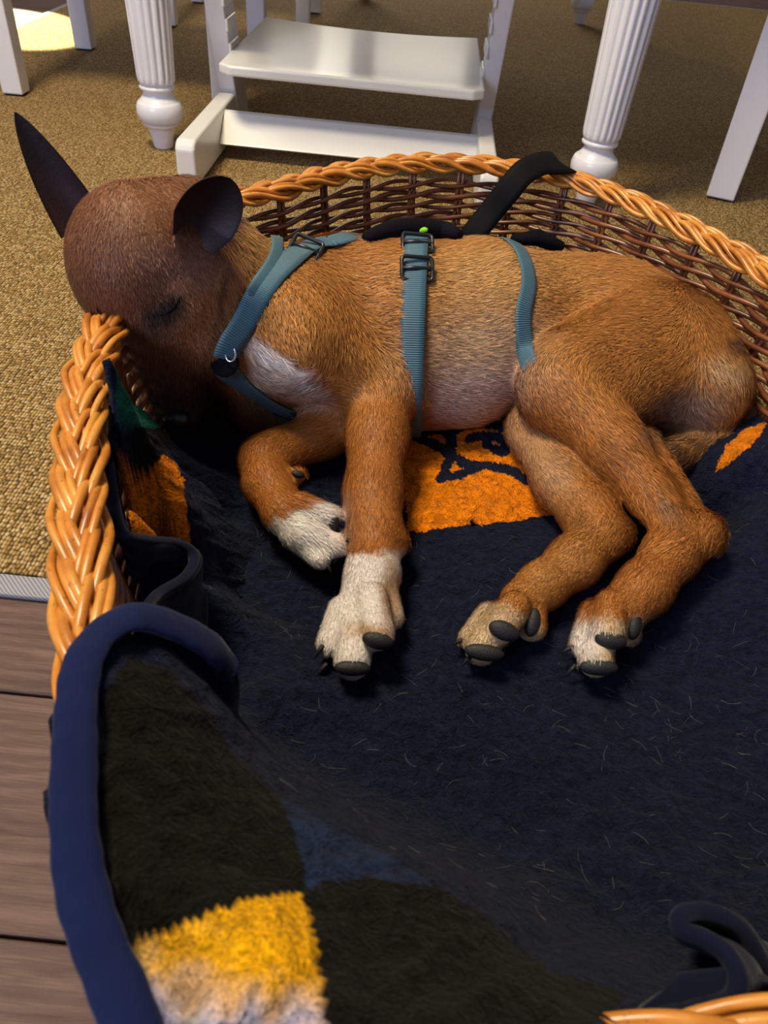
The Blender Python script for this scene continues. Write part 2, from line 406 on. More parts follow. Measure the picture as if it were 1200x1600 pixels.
def plate(z, ya, yb, x0, x1, name):
    nx, ny = 24, 8; V = []; 
    for s in (0, 1):
        for j in range(ny+1):
            for i in range(nx+1):
                u = i/nx; v = j/ny; x = x0+(x1-x0)*u; back = yb-.045*(1-(2*u-1)**2)*(1 if name == 'footplate' else 0)
                r = .018; e = max(0, r-min(u, 1-u)*(x1-x0)); cut = r-math.sqrt(max(0, r*r-e*e))
                V.append((x, ya+cut+(back-ya-cut)*v, z+(0 if s else -.017)))
    m_ = (nx+1)*(ny+1); Fc = []
    for j in range(ny):
        for i in range(nx):
            a = j*(nx+1)+i; q = [a, a+1, a+nx+2, a+nx+1]; Fc.append([m_+k for k in q]); Fc.append(q[::-1])
    bl = [i for i in range(nx+1)]+[j*(nx+1)+nx for j in range(1, ny+1)]+[ny*(nx+1)+i for i in range(nx-1, -1, -1)]+[j*(nx+1) for j in range(ny-1, 0, -1)]
    for a, b in zip(bl, bl[1:]+bl[:1]): Fc.append([a, b, m_+b, m_+a])
    return hbox(name, V, Fc, .004)
plate(.160, 1.505, 1.985, XL+.010, XR-.004, 'footplate')
plate(.46, 1.40, 1.66, XL+.007, XR-.004, 'seat')
for z, y in ((.60, 1.42), (.68, 1.40)): hbox('back_rest', *prism([(y, z), (y+.015, z), (y+.01, z+.05), (y-.005, z+.05)], XL+.004, XR-.001, 'x'), .003)

# ------------------------------------------------------------------ wicker basket
RIMZ = .195
outer_px = [(145, 480), (108, 540), (84, 620), (74, 760), (69, 900), (76, 1010), (90, 1110)]
ro = [at(x, y, .20)[:2] for x, y in outer_px]
ro += [(-.120, .138), (-.080, .092), (-.005, .060), (.08, .050), (.155, .062), (.235, .092), (.315, .155), (.368, .26), (.395, .39), (.412, .52), (.408, .65), (.388, .735)]
ro += [at(x, y, .20)[:2] for x, y in [(1200, 407), (1100, 353), (1000, 305), (900, 270), (780, 250), (690, 243), (600, 247), (480, 266), (400, 296)]]
ro += [(-.213, .822), (-.245, .72), (-.255, .62)]
NS = 1440
ro = np.array(ro)
# smooth the traced oval, then inset by the half width of the plait
R0 = spline(ro, NS, True)
for _ in range(3):
    Kk = 41; R0 = sum(np.roll(R0, k-Kk//2, 0) for k in range(Kk))/Kk
cen = R0.mean(0)
def tangent(P):
    T = np.roll(P, -1, 0)-np.roll(P, 1, 0); return T/np.linalg.norm(T, axis=1)[:, None]
Tn = tangent(R0); Nn = np.c_[Tn[:, 1], -Tn[:, 0]]
if ((R0-cen)*Nn).sum() < 0: Nn = -Nn                       # outward normal
RC = R0-Nn*.0168                                            # centre line of the plait
for _ in range(2): RC = sum(np.roll(RC, k-6, 0) for k in range(13))/13
per = np.linalg.norm(np.roll(RC, -1, 0)-RC, axis=1); sl = np.r_[0, np.cumsum(per)][:-1]; PER = per.sum()
Tn = tangent(RC); Nn = np.c_[Tn[:, 1], -Tn[:, 0]]
if ((RC-cen)*Nn).sum() < 0: Nn = -Nn
basket = thing('wicker_dog_basket', 'large oval wicker dog basket with plaited golden rim', 'basket', (0, 0, 0))
NP = int(round(PER/.185)); print('perimeter', PER, NP)
th = sl/PER*NP*2*np.pi
A_, B_ = .0098, .0058
for s in range(5):
    ph = s*2*np.pi/5
    for j in (-1, 0, 1):
        d = .0050
        thj = th+ph+j*.10
        u = A_*np.sin(thj); v = -B_*np.sin(2*thj)
        du = A_*np.cos(thj)*(NP*2*np.pi/PER)                # slope of path across the rim
        nu = 1/np.sqrt(1+du*du); ns = -du/np.sqrt(1+du*du)
        jit = .0007*np.sin(sl*23+j*9+s*4)
        uu = u+j*d*nu; ss = sl+j*d*ns
        # position along the rim by arc length
        X = np.interp(ss % PER, np.r_[sl, PER], np.r_[RC[:, 0], RC[0, 0]]); Y = np.interp(ss % PER, np.r_[sl, PER], np.r_[RC[:, 1], RC[0, 1]])
        NX = np.interp(ss % PER, np.r_[sl, PER], np.r_[Nn[:, 0], Nn[0, 0]]); NY = np.interp(ss % PER, np.r_[sl, PER], np.r_[Nn[:, 1], Nn[0, 1]])
        z = RIMZ+v+jit+(.0045-.00011e3*(uu/.02)**2*.05)
        P = np.c_[X+NX*(uu+jit), Y+NY*(uu+jit), z]
        vv, ff = tube(P, .0028+.0003*math.sin(j*5+s*3), 7, True)
        mesh('plaited_rod', vv, ff, M_ROD, basket)
# wall: stakes and paired weavers
BZ = .012
def wall_pt(i, z, off=0.0):
    t = (z-BZ)/(RIMZ-BZ); inset = .004+.030*(1-t)**1.3
    return np.c_[RC[i]-Nn[i]*(inset-off), np.full(len(np.atleast_1d(i)), z) if np.ndim(z) == 0 else z]
NST = 38
st_idx = [int(round(k*NS/NST)) % NS for k in range(NST)]
# arc-length positions for stakes
st_idx = [int(np.searchsorted(sl, k*PER/NST)) % NS for k in range(NST)]
zz = np.linspace(BZ, RIMZ-.002, 10)
for i in st_idx:
    for d in (-.0028, .0028):
        P = np.array([wall_pt(np.array([i]), z)[0] for z in zz]); P[:, :2] += Tn[i]*d
        v, f = tube(P, .0026, 6); mesh('stake', v, f, M_WEAVER, basket)
rows = np.arange(.022, RIMZ-.012, .0128)
for rI, z in enumerate(rows):
    for q in (0, 1):
        phs = sl/PER*NST*np.pi+(rI % 2)*np.pi*0+q*np.pi
        off = .0058*np.cos(phs); dz = .0026*np.sin(phs)+.0012*np.sin(sl*31+rI*7+q*3)
        zr = z+dz; t = (zr-BZ)/(RIMZ-BZ); inset = .004+.030*(1-np.clip(t, 0, 1))**1.3
        P = np.c_[RC-Nn*(inset-off)[:, None], zr][::3]
        v, f = tube(P, .0028+.0003*math.sin(rI*3+q), 6, True)
        mesh('weaver', v, f, M_WEAVER, basket)
# woven bottom
bot = RC-Nn*.034
bv = np.vstack([np.c_[bot[::8], np.full(NS//8, .004)], np.c_[bot[::8], np.full(NS//8, .014)]]); nb = NS//8
mesh('basket_base', bv, [list(range(nb))[::-1], [nb+i for i in range(nb)]]+[[i, (i+1) % nb, nb+(i+1) % nb, nb+i] for i in range(nb)], M_WEAVER, basket, smooth=False)

# ------------------------------------------------------------------ fleece blanket
FZ = .050
def tps_fit(P, z, lam=1e-4):
    n = len(P); r = np.linalg.norm(P[:, None]-P[None], axis=2); K = np.where(r > 0, r*r*np.log(r+1e-12), 0)+lam*np.eye(n)
    Q = np.c_[np.ones(n), P]; A = np.block([[K, Q], [Q.T, np.zeros((3, 3))]])
    return np.linalg.solve(A, np.r_[z, 0, 0, 0])
def tps_eval(w_, P, X):
    out = np.empty(len(X))
    for a in range(0, len(X), 20000):
        x = X[a:a+20000]; r = np.linalg.norm(x[:, None]-P[None], axis=2)
        out[a:a+20000] = np.where(r > 0, r*r*np.log(r+1e-12), 0)@w_[:-3]+np.c_[np.ones(len(x)), x]@w_[-3:]
    return out
ctl = []
for x, y in [(600, 1180), (800, 1180), (1000, 1180), (1120, 1050), (700, 900), (520, 1100), (420, 1000), (350, 900), (900, 700), (650, 750), (420, 780), (340, 800), (1050, 900), (600, 600), (800, 600), (1000, 600), (600, 480), (800, 480), (450, 600), (330, 700), (480, 450), (980, 470), (1120, 800), (700, 1280), (1100, 1150)]:
    p = at(x, y, FZ); ctl.append(p)
def C(x, y, z): ctl.append(at(x, y, z))
def W(x, y, z): ctl.append(np.array([x, y, z]))
# inner side of the ridge
RIDGE = [(215, 1030, .214), (270, 1050, .208), (325, 1105, .196), (365, 1175, .188), (440, 1240, .182), (520, 1290, .182), (640, 1350, .180), (740, 1415, .176), (860, 1515, .170), (980, 1550, .166), (1060, 1575, .17)]
for p in RIDGE: C(*p)
for p in [(185, 1010, .222), (222, 1005, .216), (262, 1018, .208), (160, 1050, .224)]: C(*p)
for p in [(150, 1120, .222), (140, 1250, .226), (260, 1250, .218), (200, 1400, .228), (350, 1350, .212), (330, 1480, .224), (470, 1400, .206), (560, 1500, .212), (700, 1520, .210), (820, 1590, .216), (500, 1620, .232), (300, 1600, .230), (700, 1650, .232), (950, 1620, .214)]: C(*p)
for p in [(430, 1170, .062), (520, 1225, .060), (640, 1275, .058), (760, 1330, .060), (900, 1380, .068), (1050, 1380, .075), (1180, 1330, .070), (1180, 1480, .10), (1000, 1470, .085), (380, 1080, .058), (390, 1140, .075)]: C(*p)
for p in [(90, 1110, .204), (82, 1200, .200), (86, 1350, .198), (108, 1450, .196), (150, 1530, .195), (200, 1610, .20)]: C(*p)
# left side: climbs towards the wall, an up-facing shelf with the orange patch
for p in [(296, 760, .075), (290, 700, .058)]: C(*p)
for yy, zw in [(.27, .075), (.30, .085), (.318, .120), (.34, .166), (.38, .172), (.42, .170), (.46, .165), (.50, .135), (.535, .090)]:
    q = [i for i in range(NS) if RC[i, 0] < 0]; q = min(q, key=lambda i: abs(RC[i, 1]-yy))
    for dd_, zz_ in ((.0255, zw), (.048, zw*.72), (.075, zw*.34+.022)): W(*(RC[q]-Nn[q]*dd_), zz_)
for p in [] and [(166, 620, .160), (170, 700, .168), (180, 770, .166), (198, 825, .158), (238, 838, .142), (284, 846, .122), (296, 760, .080), (290, 700, .060), (235, 640, .085), (240, 740, .120), (228, 800, .138), (200, 700, .148), (205, 620, .115)]: C(*p)
for p in [(240, 905, .060), (300, 930, .052), (200, 905, .072), (300, 1010, .060), (340, 1070, .056)]: C(*p)
# far and right walls
for p in [(-.17, .75, .075), (-.17, .86, .085), (-.05, .93, .085), (.10, .955, .085), (.25, .90, .080), (.345, .78, .085), (.375, .66, .090), (.385, .53, .105), (.37, .40, .09), (.33, .29, .085), (.26, .19, .085)]: W(*p)
for p in [(1150, 745, .085), (1190, 800, .088), (1195, 700, .105), (1190, 900, .075)]: C(*p)
for i_ in range(NS):
    if RC[i_, 1] < .2 and -.12 < RC[i_, 0] < .118 and i_ % 24 == 0:
        W(RC[i_, 0], RC[i_, 1], .2265); W(*(RC[i_]+Nn[i_]*.022), .222)
ctl = np.array(ctl); wts = tps_fit(ctl[:, :2], ctl[:, 2], 2e-6)
cb = at(700, 950, FZ)[:2]*0+np.array([.08, .50])
# outline of the cloth (star shaped about cb): mostly just inside the wall, near-left it laps over the rim
lap = [at(*p)[:2] for p in [(196, 965, .16), (150, 990, .21), (110, 1045, .212), (90, 1110, .21), (82, 1200, .20), (86, 1350, .198), (108, 1450, .196), (150, 1530, .195), (200, 1610, .20), (330, 1700, .22), (560, 1690, .23), (800, 1660, .225), (980, 1650, .224), (1095, 1604, .214)]]
lap = np.array(lap)
ang_ = lambda P: np.arctan2(P[:, 1]-cb[1], P[:, 0]-cb[0])
inn = RC-Nn*.0245
ia = ang_(inn); la = ang_(lap); ir = np.linalg.norm(inn-cb, axis=1); lr = np.linalg.norm(lap-cb, axis=1)
NT_, NR_ = 1100, 300
TH_ = np.linspace(-np.pi, np.pi, NT_, endpoint=False)
o_ = np.argsort(ia); Rb = np.interp(TH_, ia[o_], ir[o_], period=2*np.pi)
la_u = np.unwrap(la)
o2 = np.argsort(la_u); lo_, hi_ = la_u[o2][0], la_u[o2][-1]
for k in range(NT_):
    for sh in (0, 2*np.pi, -2*np.pi):
        a = TH_[k]+sh
        if lo_ <= a <= hi_: Rb[k] = np.interp(a, la_u[o2], lr[o2])
Rb = sum(np.roll(Rb, k-4) for k in range(9))/9
rho = np.linspace(0, 1, NR_+1)[1:]**.8
X = cb[0]+Rb[None]*rho[:, None]*np.cos(TH_)[None]; Y = cb[1]+Rb[None]*rho[:, None]*np.sin(TH_)[None]
XY = np.c_[X.ravel(), Y.ravel()]
# inner points for the height function
Z = tps_eval(wts, ctl[:, :2], XY)
Z = np.maximum(Z, .030)
def vnoise(P, s, seed):              # cheap value noise in 2D
    r_ = np.random.default_rng(seed); G = r_.random((256, 256)); q = P*s; i = np.floor(q).astype(int); f = q-i; f = f*f*(3-2*f)
    g = lambda a, b: G[(i[:, 0]+a) % 256, (i[:, 1]+b) % 256]
    return (g(0, 0)*(1-f[:, 0])+g(1, 0)*f[:, 0])*(1-f[:, 1])+(g(0, 1)*(1-f[:, 0])+g(1, 1)*f[:, 0])*f[:, 1]-.5
def add_noise(XY, Z): 
    XY = XY+Z[:, None]*np.array([[.8, .6]]); return .006*vnoise(XY, 9, 1)+.0028*vnoise(XY, 30, 2)+.0022*vnoise(XY@np.array([[1, .4], [-.4, 1.6]]), 110, 3)+.0010*vnoise(XY, 260, 4)
def blanket_z(x, y): return float(tps_eval(wts, ctl[:, :2], np.array([[x, y]]))[0])
V = np.c_[XY, Z]; V = np.vstack([V, [[cb[0], cb[1], blanket_z(*cb)]]])
i = np.arange(NR_-1)[:, None]; j = np.arange(NT_)[None]; j2 = (j+1) % NT_
Fq = np.stack([i*NT_+j, (i+1)*NT_+j, (i+1)*NT_+j2, i*NT_+j2], -1).reshape(-1, 4)
_fn = np.cross(V[Fq[:, 2]]-V[Fq[:, 0]], V[Fq[:, 3]]-V[Fq[:, 1]]); _N = np.zeros_like(V)
for c_ in range(4): np.add.at(_N, Fq[:, c_], _fn)
_N /= np.linalg.norm(_N, axis=1)[:, None]+1e-12; _N *= np.sign(_N[:, 2:3]+1e-9)
V = V+_N*add_noise(V[:, :2], V[:, 2])[:, None]
blanket = thing('fleece_blanket', 'navy fleece blanket with orange patches lining the wicker basket and lapping over its rim', 'blanket')
def inpoly(P, poly):
    poly = np.array(poly, float); x, y = P[:, 0], P[:, 1]; c = np.zeros(len(P), bool); n = len(poly)
    for a in range(n):
        x1, y1 = poly[a]; x2, y2 = poly[(a+1) % n]
        cond = (y1 > y) != (y2 > y)
        with np.errstate(divide='ignore', invalid='ignore'): xi = (x2-x1)*(y-y1)/(y2-y1)+x1
        c ^= cond & (x < xi)
    return c
def segd(P, pts):
    d = np.full(len(P), 1e9); pts = np.array(pts, float)
    for a, b in zip(pts[:-1], pts[1:]):
        ab = b-a; t = np.clip(((P-a)@ab)/(ab@ab), 0, 1); d = np.minimum(d, np.linalg.norm(P-a-t[:, None]*ab, axis=1))
    return d
NAVY = srgb(19, 23, 40); NAVY2 = srgb(26, 36, 58); ORANGE = srgb(208, 114, 8); BLK = srgb(17, 17, 11); GREEN = srgb(22, 92, 76); YEL = srgb(208, 148, 8); GREY = srgb(150, 146, 158)
def blanket_col(V):
    Q3 = V[:, :2]+V[:, 2:3]*np.array([[.9, .7]]); P = pj(V); P = P+np.clip(.34/np.linalg.norm(V-O, axis=1), .2, 1)[:, None]*(np.c_[vnoise(Q3, 330, 5), vnoise(Q3, 330, 6)]*5+np.c_[vnoise(Q3@np.array([[.8, .6], [-.6, .8]]), 610, 15), vnoise(Q3@np.array([[.8, .6], [-.6, .8]]), 610, 16)]*7+np.c_[vnoise(Q3, 90, 25), vnoise(Q3, 90, 26)]*9)
    Cc = np.tile(NAVY, (len(V), 1))
    near = inpoly(P, [(560, 560), (900, 560), (900, 860), (560, 860)])
    Cc[inpoly(P, [(638, 832), (872, 805), (850, 700), (800, 590), (615, 600)])] = ORANGE
    em = lambda L: np.array(L)/2.353+np.array([350, 580])
    strokes = [[(680, 234), (760, 262), (835, 305)], [(680, 232), (790, 212), (835, 175)], [(815, 150), (832, 240), (838, 310), (795, 395)], [(795, 392), (870, 380), (960, 345), (1060, 365), (1110, 400)],
               [(838, 305), (880, 338), (945, 345)], [(830, 170), (900, 195), (1020, 150)], [(845, 215), (930, 175), (1030, 210)], [(770, 200), (830, 230)],
               [(905, 247), (950, 235), (1005, 240), (1030, 265), (1035, 295), (1000, 290), (965, 268)], [(1030, 150), (1060, 260), (1110, 330)]]
    d = np.full(len(V), 1e9)
    for s_ in strokes: d = np.minimum(d, segd(P, em(s_)))
    Cc[near & (d < 7.5)] = NAVY
    dd = segd(P, em([(985, 262), (986, 262)])); 
    Cc[inpoly(P, [(188, 792), (200, 748), (222, 722), (250, 706), (275, 722), (288, 750), (296, 860), (250, 850), (200, 835)])] = ORANGE
    Cc[inpoly(P, [(205, 670), (268, 668), (262, 700), (232, 742), (208, 742)])] = BLK
    Cc[inpoly(P, [(180, 560), (225, 540), (240, 600), (248, 668), (186, 665)])] = GREEN
    Cc[inpoly(P, [(1118, 735), (1135, 695), (1165, 668), (1200, 660), (1180, 690), (1140, 722)])] = ORANGE*.9
    flap = [(200, 1022), (262, 1045), (322, 1103), (362, 1175), (440, 1243), (520, 1292), (640, 1352), (720, 1402), (800, 1465), (862, 1520), (985, 1556), (880, 1640), (190, 1640), (150, 1480), (140, 1400), (138, 1290), (145, 1180), (165, 1085)]
    fm = inpoly(P, flap); Cc[fm] = BLK
    Cc[fm & inpoly(P, [(438, 1236), (640, 1345), (690, 1380), (560, 1368), (482, 1388), (466, 1330)])] = NAVY2
    ym = inpoly(P, [(176, 1490), (260, 1455), (330, 1428), (400, 1402), (472, 1390), (488, 1450), (514, 1640), (215, 1640)]) & fm
    k = np.clip((P[:, 1]-1490-.15*(P[:, 0]-200)+60*vnoise(V[:, :2], 160, 8))/90, 0, 1)[:, None]
    k2 = np.clip((330-P[:, 0])/170+.6*vnoise(V[:, :2], 160, 9), 0, .75)[:, None]
    Y_ = YEL*(1-k2)+srgb(172, 130, 62)*k2; Y_ = Y_*(1-k)+GREY*k
    Cc[ym] = Y_[ym]
    return Cc
bo = mesh('fleece_panel', V, Fq, M_FLEECE, blanket); setcol(bo, blanket_col(V))
sm = bo.modifiers.new('thick', 'SOLIDIFY'); sm.thickness = .005; sm.offset = -1

def curtain(name, pts, drop, lean=(0, 0), r=.0045, mat=M_CUFF, col=NAVY, to=None):
    """cloth edge standing up: a rounded hem along pts and a thick sheet hanging from it"""
    P = np.array([at(*p) for p in pts]); P = spline(P, 90)
    n = len(P); rows_ = 10; G = []
    for q in range(rows_+1):
        t = q/rows_; Q = P.copy(); zt = np.array([max(.03, min(p[2]-.01, (to if to is not None else blanket_z(p[0], p[1]))-.004)) for p in P])
        Q[:, 2] = P[:, 2]*(1-t)+zt*t; Q[:, 0] += lean[0]*t; Q[:, 1] += lean[1]*t
        Q[:, :2] += .0015*np.sin(t*5+np.arange(n)*.12)[:, None]
        G.append(Q)
    G = np.array(G).reshape(-1, 3)
    Fc = np.array([[a*n+b, (a+1)*n+b, (a+1)*n+b+1, a*n+b+1] for a in range(rows_) for b in range(n-1)])
    o = mesh(name, G, Fc, mat, blanket)
    m = o.modifiers.new('thick', 'SOLIDIFY'); m.thickness = r*1.5; m.offset = 0
    v, f = tube(P, r, 10); h = mesh('hem', v, f, mat, o)
    return o
curtain('standing_fold', [(166, 640, .166), (168, 720, .174), (178, 790, .174), (192, 835, .166), (230, 846, .152), (280, 852, .134), (304, 872, .126), (290, 903, .130), (248, 930, .140), (222, 962, .155)], .08, (.004, -.004), .0042)
curtain('standing_fold', [(1215, 1535, .155), (1188, 1500, .165), (1160, 1455, .172), (1125, 1432, .176), (1085, 1425, .178), (1062, 1436, .180), (1068, 1456, .180), (1100, 1468, .180), (1135, 1492, .182), (1154, 1530, .184), (1145, 1562, .184), (1110, 1580, .186), (1040, 1590, .190), (960, 1605, .196)], .1, (.03, .02), .0042)
# rolled upper end and wide binding of the lapping corner
HP = [(350, 1062, .178), (352, 1040, .186), (322, 1008, .200), (268, 980, .214), (214, 968, .224), (168, 988, .227), (134, 1032, .229), (121, 1100, .230), (118, 1180, .230), (117, 1290, .230), (129, 1390, .228), (156, 1480, .228), (190, 1560, .229), (219, 1640, .230), (272, 1720, .230)]
P = spline(np.array([at(*p) for p in HP]), 160); P[:, 2] += .002
rr = .0083+.0002*np.sin(np.arange(160)*.23)+.0002*np.sin(np.arange(160)*.7); rr[:14] *= np.linspace(.62, 1, 14)
v, f = tube(P, rr, 16, flat=(1.02, .40)); mesh('binding', v, f, M_HEM, blanket)
curtain('standing_fold', [(356, 1048, .182), (322, 1008, .198), (268, 980, .212), (214, 966, .220)], .1, (.0, .0), .006, to=.055)
NFUR = 300000

# ------------------------------------------------------------------ the dog: one smooth body from blended round cones
PR = []                               # (a, b, ra, rb, k, flow, group)
def rc(a, b, ra, rb, k=.014, flow=None, g='b'):
    a, b = np.array(a, float), np.array(b, float)
    fl = (b-a) if flow is None else np.array(flow, float); fl = fl/(np.linalg.norm(fl)+1e-9)
    PR.append((a, b, ra, rb, k, fl, g)); return a, b
def rcp(p, q, k=.014, flow=None, g='b'):     # p = (px, py, z, r)
    return rc(at(*p[:3]), at(*q[:3]), p[3], q[3], k, flow, g)
def sph(p, k=.014, flow=(1, 0, 0), g='b'):
    a = at(*p[:3]); return rc(a, a+1e-4, p[3], p[3], k, flow, g)
def chain(L, k=.012, g='b', flow=None):
    for p, q in zip(L[:-1], L[1:]): rcp(p, q, k, flow, g)

# torso, lying on its right side, spine towards the far rim
rcp((455, 518, .126, .074), (600, 520, .128, .081), .03)
rcp((600, 520, .128, .081), (745, 512, .128, .079), .03)
rcp((745, 512, .128, .079), (850, 500, .122, .060), .03)
rcp((850, 500, .122, .060), (960, 500, .122, .060), .03)
rcp((930, 508, .120, .062), (1040, 555, .115, .060), .03)
rcp((1040, 555, .115, .060), (1085, 605, .104, .054), .03)
rcp((540, 590, .100, .052), (720, 590, .098, .050), .03)            # belly line on the blanket
sph((425, 570, .105, .055), .03, (.3, -1, -.3))                     # breast
sph((450, 610, .085, .035), .03, (.5, -1, -.3))
rcp((372, 600, .082, .022), (400, 632, .072, .021), .016); rcp((400, 632, .072, .021), (480, 652, .066, .020), .016)           # skin fold of the chest on the blanket
# neck
rcp((345, 425, .200, .042), (440, 500, .150, .060), .025)
rcp((345, 520, .165, .036), (400, 560, .125, .045), .025)
# shoulder blade and upper arm
rcp((520, 440, .172, .036), (455, 530, .160, .044), .03, (.3, -1, 0))
rcp((470, 530, .155, .046), (590, 600, .118, .030), .025, (.6, -.8, -.1))
# near fore leg
FL = [(598, 600, .116, .027), (590, 680, .100, .0255), (583, 770, .084, .0225), (586, 835, .076, .0205)]
chain(FL, .014, 'f1')
rcp((618, 596, .112, .016), (622, 625, .108, .014), .012, None, 'f1')          # point of the elbow
rcp((586, 835, .076, .0205), (582, 900, .072, .0195), .012, None, 'f1')
rcp((582, 900, .072, .0195), (568, 950, .070, .0200), .012, None, 'f1')
sph((620, 850, .074, .0085), .012, (0, -1, 0), 'f1')                           # carpal pad bump
def toe(p, q, r0, r1, g): rcp((*p, r0), (*q, r1), .0020, None, g)
toe((580, 935, .084), (590, 990, .082), .0125, .0125, 'f1')
toe((556, 960, .074), (550, 1034, .069), .0130, .0130, 'f1')
toe((536, 955, .072), (515, 1006, .066), .0120, .0100, 'f1')
toe((600, 925, .072), (612, 965, .069), .0110, .0095, 'f1')
# far fore leg, folded
chain([(560, 655, .086, .024), (500, 680, .078, .0215), (440, 705, .073, .0200), (413, 718, .072, .0205)], .012, 'f2')
chain([(413, 718, .072, .0215), (418, 755, .070, .0200), (445, 800, .068, .0175), (470, 820, .067, .0185)], .010, 'f2')
toe((470, 795, .078), (510, 808, .074), .0140, .0115, 'f2')
toe((475, 835, .068), (518, 855, .064), .0150, .0120, 'f2')
toe((460, 832, .064), (500, 872, .060), .0130, .0100, 'f2')
sph((466, 742, .079, .0075), .008, (1, -1, 0), 'f2')                           # dew claw root
# near hind leg
rcp((1005, 528, .136, .050), (890, 588, .132, .041), .022, (-1, -.6, 0), 'b')
rcp((1035, 575, .116, .050), (935, 625, .120, .038), .022, (-.8, -1, 0), 'b')
rcp((890, 588, .132, .039), (864, 603, .130, .031), .015, (-.5, -1, 0), 'b')
chain([(885, 622, .126, .036), (958, 698, .112, .0265), (1012, 768, .098, .0180), (1052, 822, .092, .0172)], .014, 'h1')
rcp((1010, 690, .108, .012), (1095, 825, .088, .0095), .012, None, 'h1')       # tendon down to the hock
sph((1098, 836, .088, .0155), .016, (-.3, -1, 0), 'h1')
chain([(1090, 842, .087, .0155), (1050, 866, .084, .0195), (1008, 918, .078, .0188), (975, 950, .075, .0185)], .014, 'h1')
toe((955, 945, .082), (948, 990, .080), .0120, .0122, 'h1')
toe((940, 965, .072), (930, 1032, .068), .0130, .0126, 'h1')
toe((975, 960, .070), (978, 985, .068), .0140, .0115, 'h1')
toe((928, 960, .068), (910, 1008, .066), .0115, .0098, 'h1')
# far hind leg
chain([(870, 610, .085, .036), (838, 670, .078, .0270), (877, 750, .076, .0240), (920, 800, .074, .0230), (932, 832, .073, .0200)], .014, 'h2')
sph((963, 836, .068, .0150), .014, (-.6, -1, 0), 'h2')
chain([(935, 840, .072, .0220), (898, 878, .071, .0200), (848, 915, .068, .0175), (815, 940, .068, .0170)], .012, 'h2')
toe((805, 948, .078), (782, 982, .077), .0120, .0120, 'h2')
toe((785, 965, .070), (752, 1014, .065), .0130, .0125, 'h2')
toe((825, 950, .066), (830, 978, .064), .0145, .0120, 'h2')
toe((765, 965, .062), (735, 998, .060), .0120, .0095, 'h2')
# tail curled under the hocks
chain([(1118, 595, .095, .026), (1142, 640, .080, .0215), (1112, 682, .074, .0190), (1050, 712, .068, .0165), (985, 735, .066, .0130)], .012, 't')
# head: crown up by the rim, muzzle pointing down to the blanket
HD = dict(g='hd')
rc(at(222, 392, .230), at(262, 378, .233), .0545, .0500, .02, (.1, -.2, -1), 'hd')
rc(at(215, 420, .222), at(262, 470, .196), .0500, .0460, .02, (.1, -.2, -1), 'hd')
rc(at(190, 455, .207), at(225, 520, .170), .0250, .0270, .02, (.1, -.2, -1), 'hd')     # far brow and cheek
rc(at(310, 445, .205), at(318, 520, .168), .0400, .0300, .02, (.1, -.2, -1), 'hd')     # near cheek
rc(at(258, 480, .188), at(268, 560, .145), .0420, .0330, .02, (.1, -.2, -1), 'hd')
rc(at(268, 560, .145), at(275, 632, .102), .0320, .0235, .016, (.05, -.2, -1), 'hd')
rc(at(310, 545, .150), at(300, 620, .104), .0180, .0150, .014, (.05, -.2, -1), 'hd')   # lower jaw
rc(at(275, 640, .097), at(278, 650, .090), .0190, .0150, .008, (.05, -.2, -1), 'hd')
rc(at(295, 330, .232), at(330, 400, .215), .0300, .0360, .02, (.4, -.2, -.6), 'hd')    # ear root to neck
rc(at(272, 462, .2165), at(292, 480, .2065), .0090, .0090, .012, (.1, -.2, -1), 'hd')  # brow over the closed eye
NPR = len(PR)
def d_prim(P, pr):
    a, b, r1, r2 = pr[:4]; ba = b-a; l2 = ba@ba; pa = P-a; h = np.clip(pa@ba/l2, 0, 1)
    return np.linalg.norm(pa-h[..., None]*ba, axis=-1)-(r1+(r2-r1)*h)
def smin(a, b, k):
    h = np.maximum(k-np.abs(a-b), 0)/k; return np.minimum(a, b)-h*h*k*.25
GK = {'b': .022, 'f1': .02, 'f2': .012, 'h1': .022, 'h2': .004, 't': .006, 'hd': .022}
groups = ['b', 'hd', 'f1', 'f2', 'h1', 'h2', 't']
def sdf(P, only=None):
    D = None
    for g in groups:
        if only and g not in only: continue
        Dg = None
        for pr in PR:
            if pr[6] != g: continue
            d = d_prim(P, pr); Dg = d if Dg is None else smin(Dg, d, pr[4])
        D = Dg if D is None else smin(D, Dg, GK[g])
    return D
VX = .0025
lo = np.array([-.345, .27, .030]); hi = np.array([.44, .90, .31]); dim = np.ceil((hi-lo)/VX).astype(int)
def grid_field():
    D = np.full(dim, .05, dtype=np.float32)
    ax = [lo[c]+VX*np.arange(dim[c]) for c in range(3)]
    for g in groups:
        Dg = np.full(dim, .05, dtype=np.float32)
        for pr in PR:
            if pr[6] != g: continue
            m = max(pr[2], pr[3])+.045
            i0 = np.maximum(0, np.floor((np.minimum(pr[0], pr[1])-m-lo)/VX).astype(int)); i1 = np.minimum(dim, np.ceil((np.maximum(pr[0], pr[1])+m-lo)/VX).astype(int)+1)
            if (i1 <= i0).any(): continue
            sl_ = tuple(slice(a, b) for a, b in zip(i0, i1))
            X, Y, Z = np.meshgrid(*[ax[c][sl_[c]] for c in range(3)], indexing='ij')
            d = d_prim(np.stack([X, Y, Z], -1), pr); Dg[sl_] = smin(Dg[sl_], d, pr[4])
        m_ = (Dg < .049)
        D = np.where(m_, smin(D, Dg, GK[g]), D)
    return D
